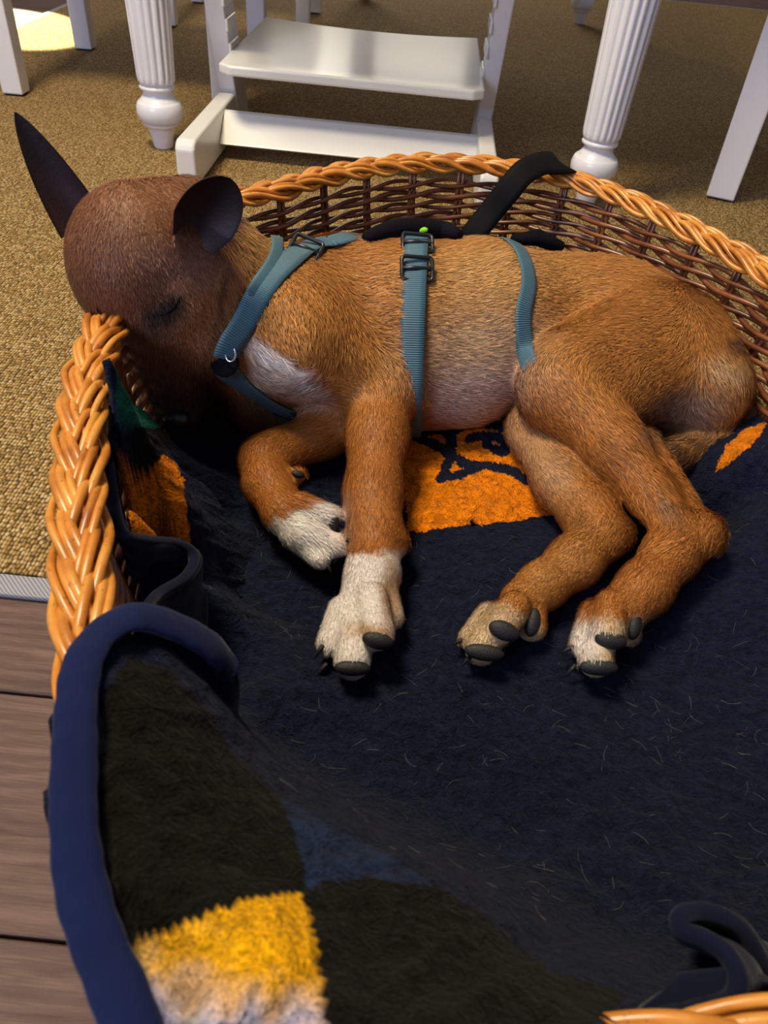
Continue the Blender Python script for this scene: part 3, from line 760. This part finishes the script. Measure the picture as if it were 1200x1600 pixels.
def surface_nets(D):
    s = D < 0; nx, ny, nz = D.shape
    cnt = np.zeros((nx-1, ny-1, nz-1), np.int8)
    for a in (0, 1):
        for b in (0, 1):
            for c in (0, 1): cnt += s[a:nx-1+a, b:ny-1+b, c:nz-1+c]
    act = (cnt > 0) & (cnt < 8); idx = -np.ones(cnt.shape, np.int64); I = np.argwhere(act); idx[act] = np.arange(len(I))
    acc = np.zeros((len(I), 3)); num = np.zeros(len(I))
    cor = [(a, b, c) for a in (0, 1) for b in (0, 1) for c in (0, 1)]
    for p in cor:
        for ax_ in range(3):
            if p[ax_]: continue
            q = list(p); q[ax_] = 1
            d0 = D[I[:, 0]+p[0], I[:, 1]+p[1], I[:, 2]+p[2]]; d1 = D[I[:, 0]+q[0], I[:, 1]+q[1], I[:, 2]+q[2]]
            m = (d0 < 0) != (d1 < 0); t = np.where(m, d0/np.where(m, d0-d1, 1), 0)
            pos = np.tile(np.array(p, float), (len(I), 1)); pos[:, ax_] += t
            acc[m] += pos[m]; num[m] += 1
    V = lo+VX*(I+acc/num[:, None])
    Q = []
    for ax_ in range(3):
        sh = [slice(None)]*3; sh2 = [slice(None)]*3; sh[ax_] = slice(0, -1); sh2[ax_] = slice(1, None)
        ch = s[tuple(sh)] != s[tuple(sh2)]; E = np.argwhere(ch)
        o = [c for c in range(3) if c != ax_]
        E = E[(E[:, o[0]] > 0) & (E[:, o[1]] > 0) & (E[:, o[0]] < D.shape[o[0]]-1) & (E[:, o[1]] < D.shape[o[1]]-1)]
        ins = s[E[:, 0], E[:, 1], E[:, 2]]
        def cell(da, db):
            C_ = E.copy(); C_[:, o[0]] -= da; C_[:, o[1]] -= db; return idx[C_[:, 0], C_[:, 1], C_[:, 2]]
        q = np.stack([cell(1, 1), cell(0, 1), cell(0, 0), cell(1, 0)], 1)
        flip = ins if ax_ != 1 else ~ins
        q[~flip] = q[~flip][:, ::-1]; Q.append(q)
    return V, np.vstack(Q)
DG = grid_field(); BV, BF = surface_nets(DG)
# relax a little
def vnorm(V, Fq):
    n = np.cross(V[Fq[:, 2]]-V[Fq[:, 0]], V[Fq[:, 3]]-V[Fq[:, 1]]); N = np.zeros_like(V)
    for c in range(4): np.add.at(N, Fq[:, c], n)
    return N/(np.linalg.norm(N, axis=1)[:, None]+1e-12), n
for _ in range(2):
    A = np.zeros_like(BV); Cn = np.zeros(len(BV))
    for c in range(4):
        np.add.at(A, BF[:, c], BV[BF[:, (c+1) % 4]]); np.add.at(Cn, BF[:, c], 1)
    BV = BV*.5+.5*A/np.maximum(Cn, 1)[:, None]
BN, fn = vnorm(BV, BF)
# flow direction and region weights
Wt = np.zeros(len(BV)); FLW = np.zeros_like(BV); RG = {g: np.zeros(len(BV)) for g in groups}
for pr in PR:
    wq = np.exp(-np.maximum(d_prim(BV, pr), -.01)/.006); Wt += wq; FLW += wq[:, None]*pr[5]; RG[pr[6]] += wq
for g in groups: RG[g] /= Wt
FLW -= (FLW*BN).sum(1)[:, None]*BN; FLW /= np.linalg.norm(FLW, axis=1)[:, None]+1e-9

def vnoise3(P, s, seed):
    return vnoise(P[:, :2]+P[:, 2:3]*np.array([[.7, .4]]), s, seed)
TAN = srgb(196, 132, 62); PALE = srgb(206, 168, 122); BELLY = srgb(190, 160, 140); RED = srgb(170, 100, 36); HEADC = srgb(118, 74, 48); MUZ = srgb(48, 35, 30); WHT = srgb(232, 224, 214); DARK = srgb(84, 62, 46)
def blob(P, x, y, rx, ry, soft=.5, ang=0):
    c, s_ = math.cos(math.radians(ang)), math.sin(math.radians(ang)); dx, dy = P[:, 0]-x, P[:, 1]-y
    q = np.sqrt(((dx*c+dy*s_)/rx)**2+((-dx*s_+dy*c)/ry)**2)
    return np.clip((1+soft-q)/(2*soft), 0, 1)
def lerp(Cc, col, k): return Cc*(1-k[:, None])+np.asarray(col)*k[:, None]
def dog_col(V, N, R):
    P = pj(V); P = P+np.c_[vnoise3(V, 120, 11), vnoise3(V, 120, 12)]*14
    Cc = np.tile(TAN, (len(V), 1))
    Cc = lerp(Cc, srgb(168, 104, 46), np.clip(.5+vnoise3(V, 22, 13)*1.1, 0, 1)*.6)
    # side of the belly is paler and thinly haired
    kb = blob(P, 740, 560, 110, 75, .5, -8)*R['b']; Cc = lerp(Cc, PALE, kb*.9)
    kb = blob(P, 730, 615, 120, 42, .5, -8)*R['b']; Cc = lerp(Cc, BELLY, kb*.9)
    Cc = lerp(Cc, srgb(205, 160, 96), blob(P, 760, 430, 110, 50, .6)*R['b']*.6)
    Cc = lerp(Cc, srgb(210, 160, 92), blob(P, 395, 370, 40, 60, .5)*.8)
    Cc = lerp(Cc, WHT*1.05, blob(P, 440, 588, 85, 24, .4, 44)*(R['b']))
    Cc = lerp(Cc, srgb(226, 205, 178), blob(P, 405, 590, 30, 22, .6)*R['b'])
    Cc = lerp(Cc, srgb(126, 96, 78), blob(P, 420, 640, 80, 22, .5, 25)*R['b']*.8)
    # legs are redder
    kl = np.clip(R['f1']+R['f2']+R['h1']*.8+R['h2']*.6+R['b']*.7*blob(P, 900, 610, 120, 90, .6), 0, 1); Cc = lerp(Cc, RED, kl*.75*np.clip((P[:, 1]-520)/160, 0, 1))
    Cc = lerp(Cc, PALE, R['h2']*blob(P, 830, 690, 40, 90, .5, -30)*.6)
    Cc = lerp(Cc, srgb(176, 120, 56), R['h2']*blob(P, 890, 890, 90, 50, .5, -35)*.7)
    Cc = lerp(Cc, PALE, blob(P, 1135, 575, 34, 18, .6, 20)*.8)
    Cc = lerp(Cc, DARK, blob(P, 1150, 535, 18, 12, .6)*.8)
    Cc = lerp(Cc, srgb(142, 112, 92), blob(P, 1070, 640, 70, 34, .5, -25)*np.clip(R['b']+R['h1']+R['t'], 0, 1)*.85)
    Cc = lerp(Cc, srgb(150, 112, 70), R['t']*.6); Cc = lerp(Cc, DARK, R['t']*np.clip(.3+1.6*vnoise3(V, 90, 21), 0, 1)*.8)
    # socks
    Cc = lerp(Cc, WHT, R['f1']*np.clip((P[:, 1]-862+.12*(P[:, 0]-560))/12, 0, 1)*np.clip(.9+0*P[:, 0], 0, 1))
    Cc = lerp(Cc, srgb(176, 130, 74), R['f1']*np.maximum(blob(P, 612, 930, 18, 52, .5), blob(P, 585, 985, 40, 14, .5))*.8)
    Cc = lerp(Cc, WHT, R['f2']*np.clip((P[:, 1]+.45*(P[:, 0]-440)-800)/14, 0, 1))
    Cc = lerp(Cc, srgb(206, 180, 140), R['h1']*np.clip((P[:, 1]-955)/22, 0, 1)*.9)
    Cc = lerp(Cc, WHT, R['h1']*np.clip((P[:, 1]-955)/22, 0, 1)*blob(P, 912, 1000, 26, 40, .5)*.8)
    Cc = lerp(Cc, srgb(206, 180, 140), R['h2']*np.clip((P[:, 1]-.6*(P[:, 0]-780)-935)/20, 0, 1)*.9)
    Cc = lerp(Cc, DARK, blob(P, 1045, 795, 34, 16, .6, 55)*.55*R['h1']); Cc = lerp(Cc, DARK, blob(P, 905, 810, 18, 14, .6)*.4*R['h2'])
    # head
    kh = np.clip(R['hd']*1.3, 0, 1)
    Cc = lerp(Cc, HEADC, kh*.95); Cc = lerp(Cc, srgb(150, 98, 60), kh*blob(P, 235, 300, 110, 40, .6)*.7)
    Cc = lerp(Cc, srgb(166, 112, 70), kh*blob(P, 318, 500, 34, 66, .6)*.85)
    Cc = lerp(Cc, MUZ, kh*np.clip((P[:, 1]-528-.35*np.abs(P[:, 0]-262))/85, 0, 1)*.95)
    Cc = lerp(Cc, MUZ, kh*blob(P, 258, 486, 44, 20, .6, -38)*.98)  # shadow around the closed eye, painted in the muzzle colour
    Cc = lerp(Cc, srgb(206, 154, 88), blob(P, 402, 375, 34, 70, .35, 12)*.95); Cc = lerp(Cc, srgb(176, 118, 72), blob(P, 360, 450, 22, 60, .5, 10)*.8); Cc = lerp(Cc, srgb(70, 44, 30), blob(P, 345, 470, 5, 50, .8, 12)*.8)  # tan neck fur; the last thin line paints the shade in the neck fold
    Cc = lerp(Cc, srgb(150, 112, 104), kh*blob(P, 275, 410, 45, 30, .8, 20)*.5)  # window sheen on the forehead, painted into the coat colour
    Cc = lerp(Cc, MUZ, kh*blob(P, 345, 600, 40, 40, .5)*.9)
    return np.clip(Cc, .002, 1)
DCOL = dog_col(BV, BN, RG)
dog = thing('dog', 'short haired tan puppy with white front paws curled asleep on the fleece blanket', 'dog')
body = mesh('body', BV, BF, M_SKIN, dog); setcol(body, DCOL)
print('dog verts', len(BV))

# ---- fur: short blades lying along the coat
PADS = [(590, 1002, 29, 16, 12), (551, 1045, 33, 14, 3), (521, 822, 13, 18, 15), (523, 877, 16, 12, -10), (955, 1002, 28, 15, 8), (936, 1044, 33, 14, 0), (992, 978, 13, 24, 15),
        (788, 986, 29, 17, 22), (757, 1020, 37, 15, 8), (832, 972, 14, 26, 15), (465, 741, 13, 7, 15)]
def fur(n, name='fur'):
    tri = np.vstack([BF[:, [0, 1, 2]], BF[:, [0, 2, 3]]])
    a = np.linalg.norm(np.cross(BV[tri[:, 1]]-BV[tri[:, 0]], BV[tri[:, 2]]-BV[tri[:, 0]]), axis=1)
    nz = BN[tri[:, 0], 2]; a = a*np.where(nz < -.55, 0, 1)
    f = rng.choice(len(tri), n, p=a/a.sum()); u = rng.random((n, 2)); m = u.sum(1) > 1; u[m] = 1-u[m]
    w0 = 1-u.sum(1); wts_ = np.c_[w0, u]
    itp = lambda A: (A[tri[f]]*wts_[..., None]).sum(1)
    P = itp(BV); N = itp(BN); N /= np.linalg.norm(N, axis=1)[:, None]; D = itp(FLW); 
    K = {g: (RG[g][tri[f]]*wts_).sum(1) for g in groups}
    px = pj(P)
    D = D+.28*np.stack([vnoise3(P, 40, 31), vnoise3(P, 40, 32), vnoise3(P, 40, 33)], 1)*2+.16*rng.normal(size=(n, 3))
    D -= (D*N).sum(1)[:, None]*N; D /= np.linalg.norm(D, axis=1)[:, None]+1e-9
    L = .0100*K['b']+.0085*K['h1']+.0055*(K['f1']+K['f2'])+.0062*K['h2']+.0120*K['t']+.0042*K['hd']
    L *= np.where(blob(px, 450, 595, 80, 22, .5, 42) > .3, 1.5, 1.0)*np.where(blob(px, 400, 370, 45, 65, .5) > .3, 1.4, 1.0)
    L *= .7+.6*rng.random(n)
    L *= np.where((px[:, 1] > 860) & (K['f1']+K['f2']+K['h1']+K['h2'] > .5), .6, 1.)
    inpad = np.zeros(n, bool)
    for q in PADS: inpad |= blob(px, q[0], q[1], q[2]*1.0, q[3]*1.0, .1, q[4]) > .5
    L = np.where(inpad, .0006, L)
    Sd = np.cross(D, N); Wd = (.00022+.00010*rng.random(n))*(1-.3*K['hd']-.3*(K['f1']+K['f2']))
    lift = .14+.10*rng.random(n)
    p1 = P+D*(L*.5)[:, None]+N*(L*lift)[:, None]; p2 = P+D*L[:, None]+N*(L*lift*1.25)[:, None]
    p0 = P-N*.0004
    V = np.stack([p0-Sd*Wd[:, None], p0+Sd*Wd[:, None], p1-Sd*(Wd*.85)[:, None], p1+Sd*(Wd*.85)[:, None], p2], 1).reshape(-1, 3)
    b = np.arange(n)*5
    T = np.vstack([np.stack([b, b+1, b+3], 1), np.stack([b, b+3, b+2], 1), np.stack([b+2, b+3, b+4], 1)])
    C0 = itp(DCOL)
    g_ = (.72+.62*rng.random(n)**1.3)[:, None]
    C1 = C0*g_; light = rng.random(n) < .16; C1[light] = C1[light]*(1.25-.2*K['hd'][light][:, None])
    dk = rng.random(n) < .08; C1[dk] *= .55
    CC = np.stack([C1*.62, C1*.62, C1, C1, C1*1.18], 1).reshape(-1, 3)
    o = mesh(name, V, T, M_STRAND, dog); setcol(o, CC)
    NN = np.repeat((N+.25*rng.normal(size=(n, 3))*1.0-.15*D), 5, 0); NN /= np.linalg.norm(NN, axis=1)[:, None]
    try: o.data.normals_split_custom_set_from_vertices(NN.astype(np.float32).tolist() if False else [tuple(x) for x in NN])
    except Exception as e: print('normals', e)
    tag(o, kind='stuff'); return o

fur(NFUR)
CAMX = np.array([RT[0], FW[0], UP[0]]); CAMY = np.array([RT[1], FW[1], UP[1]])
def hit(px, py, only=None):
    r = ray(px, py); r = r/np.linalg.norm(r); t = .2; best = (9, .5)
    for _ in range(120):
        d = float(sdf((O+r*t)[None], only)[0])
        if d < best[0]: best = (d, t)
        if d < .0004: break
        t += max(d*.8, .0004)
        if t > 1.6: t = best[1]; break
    return O+r*t
def grad(P, only=None):
    e = .002; P = np.atleast_2d(P); G = np.stack([sdf(P+np.eye(3)[c]*e, only)-sdf(P-np.eye(3)[c]*e, only) for c in range(3)], 1)
    return G/(np.linalg.norm(G, axis=1)[:, None]+1e-9)
def ellipsoid(c, ax, nu=14, nv=9):
    c = np.array(c); ax = np.array(ax); V = []; Fc = []
    for j in range(1, nv):
        for i in range(nu):
            a, b = i/nu*2*math.pi, j/nv*math.pi; V.append(c+ax[0]*math.sin(b)*math.cos(a)+ax[1]*math.sin(b)*math.sin(a)+ax[2]*math.cos(b))
    V += [c+ax[2], c-ax[2]]; t, bt = len(V)-2, len(V)-1
    for j in range(nv-2):
        for i in range(nu): Fc.append([j*nu+i, (j+1)*nu+i, (j+1)*nu+(i+1) % nu, j*nu+(i+1) % nu])
    for i in range(nu): Fc.append([t, i, (i+1) % nu]); Fc.append([bt, (nv-2)*nu+(i+1) % nu, (nv-2)*nu+i])
    return np.array(V), Fc
# paw pads
for (x, y, rx, ry, an) in PADS:
    p = hit(x, y); t = np.linalg.norm(p-O); s_ = t/F*.93; c, s2 = math.cos(math.radians(an)), math.sin(math.radians(an))
    e1 = (CAMX*c-CAMY*s2); e2 = (CAMX*s2+CAMY*c); view = (O-p)/t; N = grad(p)[0]; N = N*.55+view*.45; N /= np.linalg.norm(N)
    e1 = e1-(e1@N)*N; e1 /= np.linalg.norm(e1); e2 = np.cross(N, e1)
    v, f = ellipsoid(p-N*.0020, [e1*rx*s_*.92, e2*ry*s_*.95, N*.0046], 18, 11)
    mesh('paw_pad', v, f, M_PAD, dog)
# claws
for (x, y, dx, dy) in [(502, 1012, -.6, .8), (508, 1040, -.6, .7), (722, 1000, -.8, .3), (733, 1028, -.6, .6), (897, 1042, -.6, .6), (893, 1012, -.8, .3), (512, 884, .4, .7), (545, 845, .8, .4)]:
    p = hit(x, y); D = CAMX*dx-CAMY*dy; v, f = tube([p-D*.002, p+D*.003, p+D*.006+np.array([0, 0, -.001]), p+D*.0085+np.array([0, 0, -.0025])], [.0018, .0017, .0011, .0003], 8)
    mesh('claw', v, f, M_PAD, dog)
# nose and eyes
p = hit(276, 652, ['hd']); N = np.array([-.05, -.55, -.8]); N /= np.linalg.norm(N)
v, f = ellipsoid(p+N*.002, [CAMX*.0125, np.cross(N, CAMX)*.0105, N*.009], 20, 12); nose = mesh('nose', v, f, M_NOSE, dog)
for sx in (-1, 1):
    q = p+N*.008+CAMX*.005*sx; v, f = tube([q-CAMX*.002*sx-CAMY*.001, q, q+CAMX*.003*sx+CAMY*.002], [.0010, .0014, .0006], 6); mesh('nostril', v, f, M_MESHPAD, nose)
def on_skin(L, off, only=None, n=40):
    P = spline(np.array(L, float), n); H = np.array([hit(a, b, only) for a, b in P]); N = grad(H, only)
    return H+N*off, N
for L in ([(246, 494), (260, 490), (273, 479), (282, 462)], [(150, 476), (156, 488), (166, 498)]):
    P, N = on_skin(L, .0004, ['hd'], 20); v, f = tube(P, .0011*np.sin(np.linspace(.1, 3.05, 20)), 8); mesh('closed_eyelid', v, f, M_MESHPAD, dog)

# ears
def ear(base, tip, side, opn, W_, depth, bend, name='ear', twist=0.0, label=None, tri=False):
    base, tip, side, opn, bend = map(np.array, (base, tip, side, opn, bend)); axis = tip-base; Lh = np.linalg.norm(axis)
    side = side-(side@axis)*axis/Lh**2; side /= np.linalg.norm(side); opn = opn-(opn@axis)*axis/Lh**2-(opn@side)*side; opn /= np.linalg.norm(opn)
    nv, na = 34, 22; outer = []; inner = []
    for j in range(nv+1):
        v = j/nv; w_ = W_*((.72+.28*min(1, v/.3)) if v < .3 else (1-((v-.3)/.7)**2.3)**.62 if v < 1 else 0)+.0008
        if tri: w_ = W_*(1-v)**.80*(.9+.35*v)+.0006
        c = base+axis*v+bend*v*v; tw = twist*v; s_ = side*math.cos(tw)+opn*math.sin(tw); o_ = opn*math.cos(tw)-side*math.sin(tw)
        for i in range(na+1):
            a = -1+2*i/na; p = c+s_*w_*a*(1-.12*(1-v)*abs(a))-o_*depth*w_*(1-a*a)*(1-.35*v)
            outer.append(p-o_*.0012); inner.append(p+o_*.0010*(1-abs(a)**6))
    V = np.vstack([outer, inner]); m_ = len(outer); k = na+1; Fc = []
    for j in range(nv):
        for i in range(na):
            q = [j*k+i, j*k+i+1, (j+1)*k+i+1, (j+1)*k+i]; Fc.append(q[::-1]); Fc.append([m_+x for x in q])
    for j in range(nv):
        Fc.append([j*k, (j+1)*k, m_+(j+1)*k, m_+j*k]); Fc.append([j*k+na, m_+j*k+na, m_+(j+1)*k+na, (j+1)*k+na])
    for i in range(na): Fc.append([nv*k+i, nv*k+i+1, m_+nv*k+i+1, m_+nv*k+i])
    o = mesh(name, V, Fc, M_SKIN, dog)
    vv = np.repeat(np.arange(nv+1)/nv, k); aa = np.tile(np.abs(-1+2*np.arange(k)/na), nv+1)
    Co = lerp(np.tile(srgb(104, 60, 38), (m_, 1)), srgb(44, 26, 24), np.clip(vv*1.2-.1, 0, 1)); Co = lerp(Co, srgb(36, 24, 24), np.clip((aa-.8)*4, 0, 1)*.8)
    Ci = lerp(np.tile(srgb(66, 44, 46), (m_, 1)), srgb(30, 21, 26), np.clip(vv*1.6+(vnoise3(np.array(inner), 90, 40))*.6, 0, 1)); Ci = lerp(Ci, srgb(30, 22, 26), np.clip((aa-.75)*4, 0, 1)*.8)
    setcol(o, np.vstack([Co, Ci]))
    if label: tag(o, label)
    return o
b1 = at(124, 345, .248); t1 = aty(14, 170, b1[1]+.012)
ear(b1-(t1-b1)*.06, t1, CAMX*.62+CAMY*.5, -CAMX*.55-CAMY*.35+(O-b1)*1.2, .0245, .62, (.004, .0, -.002), label='tall pricked ear, dark inside', tri=True)
b2 = hit(302, 384, ['hd']); v2 = (O-b2)/np.linalg.norm(O-b2); r2 = ray(356, 280); r2 /= np.linalg.norm(r2)
t2 = O+r2*(np.linalg.norm(O-b2)-.012); b2 = b2+v2*.010; t2 = t2+v2*.006
ear(b2, t2, CAMX*.75-CAMY*.45-v2*.75, v2*.75+CAMX*1.0-CAMY*.2, .0270, .85, CAMX*.002, label='near ear folded sideways showing its dark cup')

# ------------------------------------------------------------------ harness
har = thing('dog_harness', 'teal webbing harness with black buckles worn by the sleeping dog', 'harness')
def ribbon(P, N, wd, th=.0016, mat=M_WEB, name='strap', parent=har):
    P = np.asarray(P, float); N = np.asarray(N, float); n = len(P)
    T = np.gradient(P, axis=0); T /= np.linalg.norm(T, axis=1)[:, None]+1e-9
    for _ in range(4): N = np.vstack([N[:1], (N[:-2]+N[1:-1]*2+N[2:])/4, N[-1:]])
    S = np.cross(T, N); S /= np.linalg.norm(S, axis=1)[:, None]+1e-9; N2 = np.cross(S, T)
    wd = np.broadcast_to(wd, (n,)); us = [-.5, -.25, 0, .25, .5]; V = []; U = []
    L = np.r_[0, np.cumsum(np.linalg.norm(np.diff(P, axis=0), axis=1))]
    for i in range(n):
        for s_, side in ((1, us), (0, us[::-1])):
            for u in side: V.append(P[i]+S[i]*wd[i]*u+N2[i]*(th*s_-(th*.35*abs(u*2)**3 if s_ else 0))); U.append((u*wd[i], L[i]))
    k = 10; Fc = [[i*k+j, (i+1)*k+j, (i+1)*k+(j+1) % k, i*k+(j+1) % k] for i in range(n-1) for j in range(k)]
    Fc.append(list(range(k))); Fc.append([(n-1)*k+j for j in range(k)][::-1])
    o = mesh(name, V, Fc, mat, parent); uvl = o.data.uv_layers.new(name='UVMap')
    vi = np.empty(len(o.data.loops), np.int32); o.data.loops.foreach_get('vertex_index', vi)
    uvl.data.foreach_set('uv', np.array(U, np.float32)[vi].ravel()); return o
def smooth_path(P, k=3):
    P = np.array(P)
    for _ in range(k): P = np.vstack([P[:1], (P[:-2]+2*P[1:-1]+P[2:])/4, P[-1:]])
    return P
def ring(c, h1, h2, wd, only=['b'], a0=-200, a1=30, off=.0030, n=90, name='strap', lift=None):
    c = np.array(c); nn = np.cross(h1-c, h2-c); nn /= np.linalg.norm(nn); e1 = np.array([0, 0, 1.]); e1 -= (e1@nn)*nn; e1 /= np.linalg.norm(e1); e2 = np.cross(nn, e1)
    if e2[1] > 0: e2 = -e2                                  # towards the camera
    P = []
    for a in np.radians(np.linspace(a0, a1, n)):
        d = e1*math.cos(a)+e2*math.sin(a); t = .20
        for _ in range(60):
            s_ = float(sdf((c+d*t)[None], only)[0])
            if s_ < .0005: break
            t -= max(.8*s_, .0004)
            if t < .02: break
        P.append(c+d*(t+off))
    P = smooth_path(P, 6); P[:, 2] = np.maximum(P[:, 2], .052); N = P-c; N /= np.linalg.norm(N, axis=1)[:, None]
    return ribbon(P, N, wd, name=name), P
ring(at(648, 515, .128), hit(650, 392, ['b']), hit(642, 590, ['b']), .0215, a0=-130, a1=130, off=.0042, name='girth_strap')
P, N = on_skin([(800, 384), (812, 396), (821, 424), (823, 450), (815, 488), (816, 522), (823, 552), (832, 575)], .0030, ['b'], 50); P = smooth_path(P, 8)
ext = np.array([P[0]+np.array([-.004*k, .010*k, -.004*k*k*.5]) for k in range(3, 0, -1)]); ribbon(np.vstack([ext, P]), np.vstack([np.tile(N[0], (3, 1)), N]), .0170, name='loin_strap')
B1 = ['b', 'hd']
P, N = on_skin([(520, 384), (500, 386), (472, 397), (445, 418), (418, 446), (398, 474), (380, 505), (358, 535), (350, 556)], .0042, B1, 60); P = smooth_path(P, 8)
# carry the strap on over the withers
ext = np.array([P[0]+np.array([.012*k, .018*k, -.004*k*k*.5]) for k in range(3, 0, -1)]); Pn = np.vstack([ext, P]); Nn_ = np.vstack([np.tile(N[0], (3, 1)), N])
ribbon(Pn, Nn_, .0205, name='neck_strap')
P, N = on_skin([(350, 572), (372, 590), (405, 614), (440, 638), (468, 652), (486, 656)], .0042, B1, 44); P = smooth_path(P, 6); ribbon(P, N, .0185, name='chest_strap')
P, N = on_skin([(431, 378), (429, 398), (418, 422), (400, 446), (388, 462)], .0040, B1, 30); P = smooth_path(P, 5); ribbon(P, N, .0110, name='neck_strap')
def slider(px, py, ang, wx, ly, only=B1, off=.0048, parent=har, cross=1):
    p = hit(px, py, only); N = grad(p, only)[0]; v = (O-p)/np.linalg.norm(O-p); N = N*.6+v*.4; N /= np.linalg.norm(N)
    c, s_ = math.cos(math.radians(ang)), math.sin(math.radians(ang)); e1 = CAMX*c-CAMY*s_; e1 -= (e1@N)*N; e1 /= np.linalg.norm(e1); e2 = np.cross(N, e1); p = p+N*off
    loop = []; r = .0035
    for cx, cy, a0 in ((1, 1, 0), (-1, 1, 90), (-1, -1, 180), (1, -1, 270)):
        for a in np.radians(np.linspace(a0, a0+90, 5)): loop.append(p+e1*(cx*(wx/2-r)+r*math.cos(a))+e2*(cy*(ly/2-r)+r*math.sin(a)))
    vv, ff = tube(loop, .0019, 8, True, upv=N); L = [(vv, ff)]
    for q in range(cross):
        y = (q-(cross-1)/2)*ly/(cross+1); L.append(tube([p-e1*wx/2+e2*y, p+e2*y+N*.0012, p+e1*wx/2+e2*y], .0020, 8))
    v, f = merge(L); return mesh('buckle', v, f, M_PLASTIC, parent)
slider(477, 395, 22, .026, .024, off=.0056); slider(650, 424, 0, .0275, .022, ['b'], .0056); slider(651, 386, 0, .0275, .020, ['b'], .0056)
p = hit(655, 371, ['b']); v, f = ellipsoid(p+np.array([0, .004, .006]), [CAMX*.008, CAMY*.0035, (O-p)*.004], 14, 9); mesh('clip_button', v, f, M_LIME, har)
p = hit(350, 562, B1); N = grad(p, B1)[0]
v, f = ellipsoid(p+N*.003, [CAMX*.012, CAMY*.013, N*.0035], 18, 10); mesh('chest_junction', v, f, M_MESHPAD, har)
q = hit(358, 546, B1)+N*.006; v, f = tube([q+CAMX*.004*math.cos(a)+CAMY*.0065*math.sin(a) for a in np.linspace(0, 2*np.pi, 20, endpoint=False)], .0009, 8, True); mesh('metal_ring', v, f, M_METAL, har)
p = hit(440, 636, B1); N = grad(p, B1)[0]; slider(444, 640, 35, .020, .007, B1, .005, cross=0)
# black back pad seen above the spine
L = []
for x, y in [(570, 386), (600, 376), (640, 370), (690, 372), (715, 380)]:
    q = hit(x, y, ['b']); L.append(q+np.array([0, .010, .004]))
v, f = tube(spline(np.array(L), 30), .011*np.sin(np.linspace(.3, 2.84, 30))**.5, 12, flat=(1.0, .9)); mesh('back_pad', v, f, M_MESHPAD, har)

# leash over the far rim
lp = [at(905, 300, .150)+np.array([0, .02, 0]), at(893, 276, .190)+np.array([0, .005, 0]), at(876, 259, .214), at(848, 256, .2185), at(818, 270, .214), at(795, 297, .196), at(768, 330, .170), at(738, 368, .142), at(722, 392, .120)]
lp = np.array(lp); ln = np.array([(0, 1, .25), (0, .8, .5), (0, .35, 1), (0, -.1, 1), (-.1, -.6, .8), (-.1, -.8, .6), (-.1, -.8, .6), (-.1, -.7, .7), (-.1, -.7, .7)], float)
n = 60; LPp = spline(lp, n); LN = np.stack([np.interp(np.linspace(0, len(lp)-1, n), range(len(lp)), ln[:, c]) for c in range(3)], 1)
le = ribbon(LPp, LN, .030, .003, M_BLACKWEB, 'leash', None); tag(le, 'flat black strap hanging over the far rim of the basket', 'leash')
q = at(842, 384, .150); v, f = tube([q+np.array([-.03, .02, -.004]), q+np.array([0, .02, .002]), q+np.array([.03, .012, -.004])], [.006, .010, .006], 10); mesh('back_pad', v, f, M_MESHPAD, har)

# shed hairs on the fleece
def full_z(XY):
    z = np.maximum(tps_eval(wts, ctl[:, :2], XY), .03); return z+add_noise(XY, z)
parts = []; m_h = NT('shed_hair').set(tuple(srgb(118, 112, 110)), .5)
pxs = np.c_[rng.uniform(330, 1195, 900), rng.uniform(660, 1480, 900)]
P0 = np.array([at(a, b, FZ) for a, b in pxs]); z0 = full_z(P0[:, :2]); dd = sdf(np.c_[P0[:, :2], z0]); k_ = 0
for i in range(900):
    if dd[i] < .012 or (pxs[i, 0] < 460 and pxs[i, 1] > 1000) or k_ >= 300: continue
    if pxs[i, 1] > 1200 and rng.random() < .6: continue
    k_ += 1; a = rng.uniform(0, 6.28); l = rng.uniform(.003, .013); kk = rng.uniform(-120, 120); pts = [P0[i, :2].copy()]
    for s_ in range(5): pts.append(pts[-1]+np.array([math.cos(a), math.sin(a)])*l/5); a += kk*l/5
    pts = np.array(pts); z_ = full_z(pts)+.0007; parts.append(tube(np.c_[pts, z_], (.00010), 3, caps=False))
v, f = merge(parts); hs = mesh('shed_hairs', v, f, m_h); tag(hs, 'pale dog hairs shed over the navy fleece blanket', 'hair', kind='stuff')
